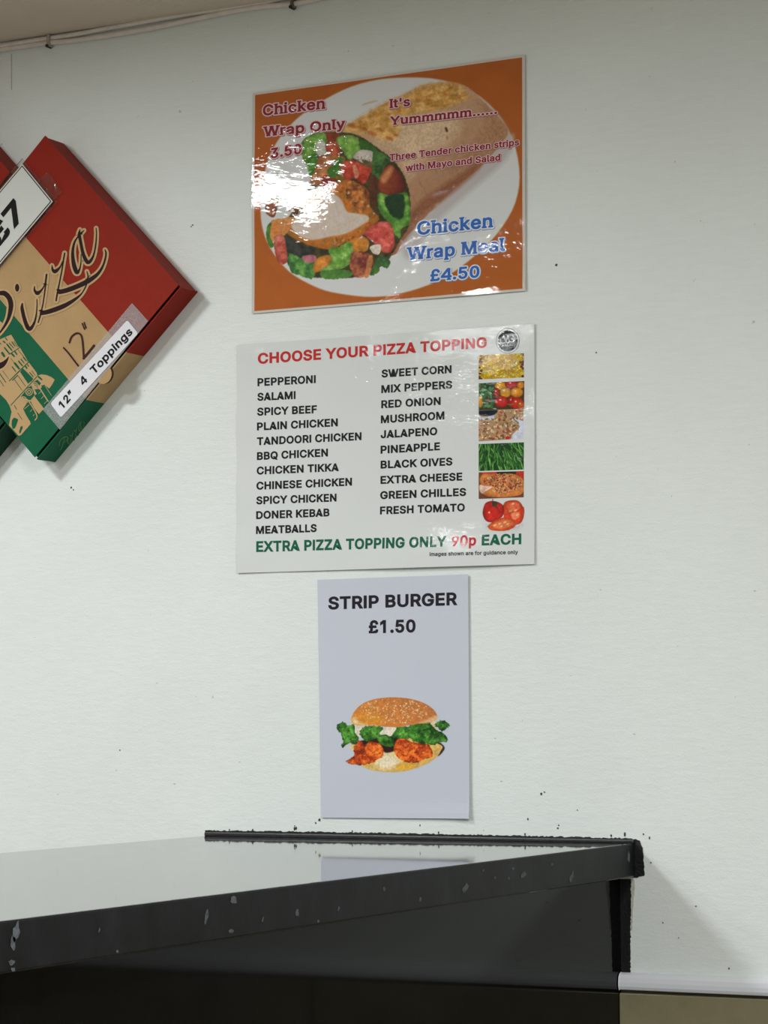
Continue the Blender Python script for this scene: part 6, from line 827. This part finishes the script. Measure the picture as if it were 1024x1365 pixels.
# ================================================================ pizza boxes
DB = .045
T1, R1, B1 = W(66, 173, -DB), W(240, 382, -DB), W(48, 612, -DB)
eu = (R1-B1); LU = LU0 = np.linalg.norm(eu); eu /= LU; ev = np.array([-eu[2], 0, eu[0]]); LV = LV0 = .3045     # u: reading direction, v: up the lid
KRAFT, GREEN, REDB = (180, 148, 104), (16, 92, 62), (142, 34, 16)
m_kraft = plain('kraft_board', KRAFT, .75, .15, var=.05, vscale=40, bump=.2, bscale=500)
m_green = plain('green_board', GREEN, .6, .15, var=.06, vscale=60); m_red = plain('red_board', REDB, .6, .15, var=.05, vscale=60)
m_deep = plain('darker_green_board', (12, 62, 40), .6, .15, var=.08, vscale=60); m_dark = plain('box_inside', (96, 74, 52), .8)  # same green set darker, for one band of the flipped box
def pizza_box(corner, lbl, flip=False, tab=True, size=None):
    """corner: front right corner of the lid (where the upper right and lower right edges meet)"""
    LU, LV = (size, size) if size else (LU0, LV0)
    R0 = np.array(corner, float); B0 = R0-eu*LU
    base = B0+eu*LU/2+ev*LV/2; base[1] = 0
    t_ = thing('pizza_box', tuple(base), lbl, 'pizza box', 'pizza boxes fixed to the wall')
    Pt = lambda u, v, y: (B0[0]+eu[0]*u+ev[0]*v, y, B0[2]+eu[2]*u+ev[2]*v)
    def slab_(name, u0, u1, v0, v1, ya, yb, mat, par=t_, bev=.0006):
        V = [Pt(u, v, y) for u in (u0, u1) for y in (ya, yb) for v in (v0, v1)]
        o = obj(name, V, BOXF, mat, par)
        return bevel(o, bev) if bev else o
    f1, f2 = .350*LU, .627*LU
    cols = [m_green, m_kraft, m_red]
    if flip: cols = [m_red, m_kraft, m_deep]; f1, f2 = LU-f2, LU-f1
    cuts = [(0, f1, cols[0]), (f1, f2, cols[1]), (f2, LU, cols[2])]
    # tray: four walls and a back, each coloured like the band it belongs to
    slab_('tray_back', .002, LU-.002, .002, LV-.002, -.0025, -.0006, m_dark)
    tw = .002
    side_r = slab_('side_wall', LU-.0032, LU-.0012, .002, LV-.001, -(DB-.0045), -.0008, cols[2])
    slab_('side_wall', .0012, .0032, .002, LV-.001, -(DB-.0045), -.0008, cols[0])
    slab_('side_wall', .003, LU-.003, LV-.003, LV-.001, -(DB-.0045), -.0008, cols[1])
    # front wall along the lower right edge, with the slot of the lid tab
    fw = slab_('front_flap', 0, f1, -.0010, .0012, -(DB-.0022), -.0008, cols[0])
    slab_('flap_band', f1, f2, -.0010, .0012, -(DB-.0022), -.0008, cols[1], fw); slab_('flap_band', f2, LU, -.0010, .0012, -(DB-.0022), -.0008, cols[2], fw)
    # lid: a thin board in three printed bands
    lid = slab_('lid', 0, f1, .0034, LV, -DB, -DB+.0016, cols[0], bev=.0004)
    slab_('lid_band', f1, f2, .0034, LV, -DB, -DB+.0016, cols[1], lid, bev=0); slab_('lid_band', f2, LU, .0034, LV, -DB, -DB+.0016, cols[2], lid, bev=0)
    slab_('lid_lip', LU-.0009, LU-.0001, .004, LV-.001, -DB+.0004, -DB+.003, cols[2], lid, bev=0)
    if tab:
        P = []
        c = W(143.5, 496.5, -DB)
        for k in range(14):
            a = math.pi*(1+k/13); q = (.0125*math.cos(a), .0115*math.sin(a))
            u = LU*.487+q[0]; v = .0022+q[1]; P.append(Pt(u, v, 0))
        V, Fc = prism([(q[0], q[2]) for q in P], -DB-.0012, -DB+.0002)
        obj('closing_tab', V, Fc, m_kraft, t_)
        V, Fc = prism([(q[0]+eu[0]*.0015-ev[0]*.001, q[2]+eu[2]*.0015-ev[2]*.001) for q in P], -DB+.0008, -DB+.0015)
        obj('tab_slot_shade', V, Fc, plain('slot_shadow', (50, 36, 26), .9), t_)  # dark sheet standing in for the shade behind the tab
    return t_, lid
b1, lid1 = pizza_box(R1, 'pizza box turned on its corner with a twelve inch sticker, at the left edge')
c2 = W(15.5, 231.5, -DB); c2 = c2-ev*0
b2, lid2 = pizza_box(c2, 'pizza box corner peeping out above the price card, upper left edge', tab=False, size=.2)
c3 = W(6.8, 564.8, -DB)
b3, lid3 = pizza_box(c3, 'dark green pizza box corner below the twelve inch box, lower left edge', flip=True, tab=False, size=.2)

# ---- printing on the lid
PL = Plane(-DB-.0002)
OUT, INKB = (192, 160, 116), (44, 26, 26)
D = lambda L: [(x/9.309, 360+y/9.311, w/9.31) for x, y, w in L]
C_ = lambda L: [(60+x/11.38, 290+y/11.38, w/11.38) for x, y, w in L]
SCRIPT = [D([(-160,420,20),(-120,330,34),(-60,290,46),(0,288,52),(60,290,62),(112,340,62),(137,410,62),(135,490,56),(115,580,44),(80,660,34),(40,725,26),(0,778,20),(-40,815,14)]),
 D([(280,418,20),(278,480,42),(302,590,46),(332,680,50),(365,732,50),(402,705,38),(436,635,26),(455,540,18),(463,440,14),(462,365,12)]),
 D([(432,203,12),(432,250,26),(465,290,44),(500,268,32),(535,225,18),(562,170,18),(580,60,22)]), D([(582,55,22),(572,150,20),(560,260,18),(540,400,16),(510,540,20),(478,650,18)]),
 D([(520,537,50),(620,512,58),(760,462,58),(860,412,48),(950,352,34),(1018,290,18)])+C_([(620,1050,20),(650,960,18),(655,880,20),(640,818,14)]),
 C_([(110,728,14),(120,790,40),(155,818,60),(200,788,42),(240,740,24),(272,670,22)]), C_([(302,542,22),(282,660,24),(257,820,22),(225,980,22),(195,1130,26)])+D([(700,380,20)]),
 C_([(225,1130,68),(330,1105,72),(480,1050,74),(620,985,74),(720,925,64),(810,850,48),(880,740,34),(920,620,28),(930,540,26),(915,492,18)]),
 C_([(520,270,18),(455,370,30),(425,500,42),(430,640,56),(455,760,66),(490,835,58),(528,785,28),(548,690,18),(552,560,14)]),
 C_([(532,182,12),(525,260,46),(550,400,46),(575,520,50),(608,615,56),(655,682,56),(708,640,42),(750,540,26),(775,400,22),(785,260,18),(780,162,14)]), C_([(598,195,12),(555,235,28)]), [(12.1,475.6,.8),(8.6,481,4),(3.9,485.8,7),(-1.6,488.2,8.6),(-12,492,9)]]
# Leaning tower drawing in the green band
A_ = lambda L: [(x/12.8, 380+y/12.8) for x, y in L]; B_ = lambda L: [(x/12.8, 460+y/12.8) for x, y in L]
tower = [(-30,425),(-8,431),(0,428),(3,430),(4,436),(0,440),(0,452.5),(8,448),(15,446),(24,461.5),(27,464),(37,481),(49,497),(50,501),(55,499),(62.5,500),(69,503),(73,506),(70,512),(65.6,518),(59,512.5),(52,520),(46,528),(52,536),(59,544.4),(52,552),(46,545),(41,535),(36,537),(31,545),(35,553),(39.5,560),(41,565),(36,571),(28,580),(25,581),(18.7,574),(12,567),(14,556),(15.6,549),(13,541),(8,533),(0,525),(-30,495)]
tw_ = shape('tower_drawing', [tower], PL, ink((186, 154, 110)), lid1, lay=1, label='kraft coloured leaning tower drawing')
dk = []
for P in [B_([(345,460),(390,395),(440,440),(570,575),(545,610),(480,660)]), B_([(395,1085),(480,1010),(560,1110),(625,1225),(590,1285),(500,1285),(440,1180)]), B_([(590,760),(660,745),(700,790),(820,950),(770,1020),(700,960)]),
          B_([(360,880),(420,800),(470,730),(540,690),(560,720),(590,860),(520,940),(470,930)]), B_([(700,690),(760,680),(900,850),(860,870)]), B_([(560,640),(640,590),(700,650),(640,740)]),
          [(16,560),(19,556.5),(24.5,559),(22,567),(20,571),(17,572),(15.5,566)], [(25.5,576),(27.5,569),(30,567.5),(30.5,570),(27,578.5)]]:
    dk.append([(float(a), float(b_)) for a, b_ in P])
for (pts, w) in [(A_([(0,920),(190,840)]),7),(A_([(60,960),(90,985)]),18),(A_([(95,900),(125,940)]),14),(A_([(120,1010),(205,1115)]),20),(A_([(80,1070),(165,1175)]),20),(A_([(160,990),(235,1075)]),12),(A_([(205,970),(260,1045)]),14),(A_([(240,960),(300,1060)]),8),
                 (A_([(40,1160),(75,1215)]),32),(A_([(150,1190),(330,1070)]),12),(A_([(0,990),(20,1010)]),12),
                 (B_([(205,150),(245,195)]),22),(B_([(255,110),(290,160)]),20),(B_([(310,80),(470,280)]),7),(B_([(490,290),(160,612)]),13),(B_([(255,310),(330,405)]),28),(B_([(320,275),(385,355)]),18),(B_([(360,240),(415,310)]),14),(B_([(400,210),(445,270)]),12),(B_([(210,370),(270,450)]),14),
                 (B_([(190,230),(250,310)]),6),(B_([(50,440),(150,580)]),6),(B_([(0,490),(100,635)]),12),(B_([(0,600),(65,700)]),9),(B_([(300,510),(440,705)]),8),(B_([(250,590),(380,775)]),8),(B_([(215,600),(300,520)]),14),(B_([(640,530),(185,1030)]),11),
                 (B_([(440,365),(460,400)]),20),(B_([(475,335),(490,365)]),14),(B_([(510,470),(570,540)]),14),(B_([(545,440),(605,520)]),8),(B_([(660,540),(715,590)]),22),(B_([(250,1030),(285,1100)]),10),(B_([(305,1160),(380,1270)]),8),(B_([(560,800),(750,1080)]),4),(B_([(480,960),(660,1190)]),16)]:
    (xa, ya), (xb, yb) = pts[0], pts[-1]
    dk += stroke([(xa, ya, w/10.), ((xa+xb)/2, (ya+yb)/2, w/9.4), (xb, yb, w/12.)], n=2)
shape('tower_line', dk, PL, ink((22, 92, 62)), tw_, lay=2, label='green lines of the drawing')
lt = []
for cx, cy, r in ((400,940,58),(500,800,56),(600,690,50)):
    for rr_ in (1, .45):
        P = [(cx+r*rr_*math.cos(a), cy+r*rr_*math.sin(a), 14) for a in np.linspace(0, 6.0, 9)]
        lt += stroke([(x/12.8, 460+y/12.8, w/12.8) for x, y, w in P], n=3)
for pts, w in [([(470,930),(560,1060),(635,1215),(600,1280)],18),([(650,680),(740,830),(825,960)],20),([(770,690),(880,860)],8),([(500,1020),(420,1090)],9),([(550,1100),(520,1135)],8),([(590,1180),(570,1210)],8),([(700,790),(665,830)],8),([(745,870),(705,915)],8),([(800,960),(760,1000)],8),([(560,740),(620,830)],18)]:
    P = [(x/12.8, 460+y/12.8, w/12.8) for x, y in pts]; lt += stroke(P, n=3)
shape('tower_line', lt, PL, ink((186, 158, 112)), tw_, lay=3, label='kraft scrolls of the drawing')
ol = []
for L in SCRIPT[:-1]: ol += stroke(L, grow=5.2 if True else 0)
ol.append(circ(23.2, 383.6, 5, 7))
so = shape('script_outline', ol, PL, ink(OUT), lid1, lay=4, label='kraft outline of the pizza lettering')
il = []
for L in SCRIPT[:-1]: il += stroke(L)
il.append(circ(23.2, 383.6, 2.8, 5.3))
shape('script_outline', stroke(SCRIPT[-1], grow=5.2), PL, ink(OUT), lid1, lay=4, label='kraft outline of the pizza lettering')
shape('pizza_script', stroke(SCRIPT[-1]), PL, ink(INKB), so, lay=5, label='foot of the letter P')
shape('pizza_script', il, PL, ink(INKB), so, lay=5, label='dark brown script reading Pizza')
z8 = lambda L, w: [(60+x/7.314, 420+y/7.314, w) for x, y in L]
hw = stroke(z8([(185,320),(230,370),(280,435),(326,495)], 2.3))+stroke(z8([(240,268),(262,212),(310,178),(350,190),(366,240),(374,320),(380,420)], 2.5))+stroke(z8([(378,422),(430,360),(480,298)], 3.1))+stroke(z8([(366,82),(376,108),(388,138)], 1.9))+stroke(z8([(384,72),(392,96),(402,126)], 1.7))
shape('handwritten_size', hw, PL, ink((66, 34, 38)), lid1, lay=5, label='handwritten 12 inch mark in dark pen')
# faint script on the front flap
fo = [(76, 562), (80, 600)]
flp = []
def flap_pt(px, py):
    """pixel on the lower right flap (the plane below the lid's edge)"""
    v = _fw+_rt*(px-512)/F_PX-_up*(py-682.5)/F_PX; nrm = ev; p0 = np.array(B1)-ev*.00115
    t_ = np.dot(p0-CAM, nrm)/np.dot(v, nrm); return CAM+v*t_
V, Fc = [], []
mini = [[(92+.225*(x-40), 588+.225*(y-420), max(w*.2, .55)) for x, y, w in L] for L in SCRIPT[1:-1]]
mini += [[(86.5, 583, .5), (84.5, 590, .8), (81.5, 598.5, .9), (79.5, 599, .5)], [(79, 594.5, .5), (80, 588, .7), (85, 583, .9), (90, 582.5, .9), (90.5, 586, .8), (86, 589.5, .5)]]
for L in mini:
    for q in stroke(L, n=3):
        i = len(V); V += [flap_pt(x, y)+ev*(-.0001*(1+(len(Fc) % 12)*.1)) for x, y in q]; Fc.append(tuple(range(i, i+len(q))))
obj('flap_script', V, Fc, ink((104, 146, 98)), b1)

# ---- sticker with its frosted tape
m, t, b = nt('frosted_tape'); p = position(t)
n1 = noise(t, 900, 4, .8, p); r1 = ramp(t, n1.outputs['Fac'], [(.40, (.12, .12, .12)), (.64, (.40, .40, .40))])
tr = N(t, 'ShaderNodeBsdfTransparent'); mxs = N(t, 'ShaderNodeMixShader'); b.inputs['Base Color'].default_value = (.62, .62, .62, 1); b.inputs['Roughness'].default_value = .35
t.links.new(r1.outputs['Color'], mxs.inputs['Fac']); t.links.new(tr.outputs[0], mxs.inputs[1]); t.links.new(b.outputs[0], mxs.inputs[2]); t.links.new(mxs.outputs[0], t.nodes['Material Output'].inputs['Surface'])
M_TAPE = m
st = thing('sticker', tuple(W(125, 491, -DB-.001)), 'white strip sticker reading 12 inch 4 Toppings on the pizza box', 'sticker')
def roundquad(Q, r):
    Q = [np.array(q, float) for q in Q]; out = []
    for i in range(4):
        a, b_, c = Q[i-1], Q[i], Q[(i+1) % 4]; u = (a-b_)/np.linalg.norm(a-b_); v = (c-b_)/np.linalg.norm(c-b_)
        for k in range(6):
            th = k/5; p_ = (b_+u*r)*(1-th)**2+b_*2*th*(1-th)+(b_+v*r)*th**2; out.append(tuple(p_))
    return out
def card(name, Q, y, thick, mat, par, r=0):
    Q = roundquad(Q, r) if r else Q
    V, Fc = prism([tuple(W(x, y_, y)[[0, 2]]) for x, y_ in Q], y, y+thick); return obj(name, V, Fc, mat, par)
card('tape', [(57, 546), (80, 573), (197.5, 428), (176, 404)], -DB-.00110, .0001, M_TAPE, st)
card('label_card', [(67.2, 537.8), (81, 556.6), (184, 444.6), (169.8, 426.6)], -DB-.0016, .0004, ink((226, 226, 230)), st, r=3)
PS = Plane(-DB-.0017)
for s_, A, B in (('12”', (83.3, 545.6), (99.3, 526.6)), ('4', (110.9, 514.6), (117, 507.2)), ('Toppings', (125.3, 499.4), (177.3, 443.4))):
    text('text_line', s_, A, B, 9, PS, ink((28, 26, 30)), st, bold=.028, H=(-6.3, -7.6), lay=1, sp=24)

# ---- price card in its clear pouch, taped over the boxes
m, t, b = nt('clear_pouch'); gl = N(t, 'ShaderNodeBsdfGlossy'); gl.inputs['Roughness'].default_value = .12; gl.inputs['Color'].default_value = (1, 1, 1, 1)
tr = N(t, 'ShaderNodeBsdfTransparent'); tr.inputs['Color'].default_value = (.93, .93, .93, 1); fr = N(t, 'ShaderNodeFresnel'); fr.inputs['IOR'].default_value = 1.4; mxs = N(t, 'ShaderNodeMixShader')
p = position(t); n1 = noise(t, 120, 2, .5, p); bp = N(t, 'ShaderNodeBump'); bp.inputs['Distance'].default_value = .0012; bp.inputs['Strength'].default_value = .8
t.links.new(n1.outputs['Fac'], bp.inputs['Height']); t.links.new(bp.outputs['Normal'], gl.inputs['Normal'])
t.links.new(fr.outputs[0], mxs.inputs['Fac']); t.links.new(tr.outputs[0], mxs.inputs[1]); t.links.new(gl.outputs[0], mxs.inputs[2]); t.links.new(mxs.outputs[0], t.nodes['Material Output'].inputs['Surface'])
M_POUCH = m
YC = -DB-.0035
pc = thing('price_card', tuple(W(10, 290, YC)), 'white card priced £7 with a thin black border, over the pizza boxes', 'sign')
ux, uy = -69/107., 82/107.
Lc = 175
far = lambda p_, d=Lc: (p_[0]+ux*d, p_[1]+uy*d)
def inset(a, b_, g, d):
    a, b_ = np.array(a, float), np.array(b_, float); e = (b_-a)/np.linalg.norm(b_-a); f = np.array([ux, uy])
    return [tuple(a+e*g+f*g), tuple(b_-e*g+f*g), tuple(b_-e*g+f*(d-g)), tuple(a+e*g+f*(d-g))]
a0, b0 = (29.6, 218.2), (70.4, 268.6)
card('clear_pouch', inset(a0, b0, -4.6, Lc), YC-.0002, .0014, M_POUCH, pc)
o = card('card', inset(a0, b0, 0, Lc), YC-.0006, .0003, ink((206, 204, 196), .4), pc)
PC = Plane(YC-.0006)
for lay, g, c in ((1, 1.5, (22, 22, 24)), (2, 2.7, (212, 214, 208))):
    shape('border_print' if lay == 1 else 'card_face', [inset(a0, b0, g, Lc)], PC, ink(c, .4), pc, lay=lay)
text('text_line', '£7', (-3.5, 330.5), (34.6, 284.2), 24, PC, ink((24, 22, 24), .4), pc, lay=4, bold=.036, sp=30, H=(-16.4, -20.2))
M_T2 = M_POUCH
card('clear_tape', [(50, 241), (64, 229), (83, 256), (70, 268)], YC-.0004, .0003, M_POUCH, pc)
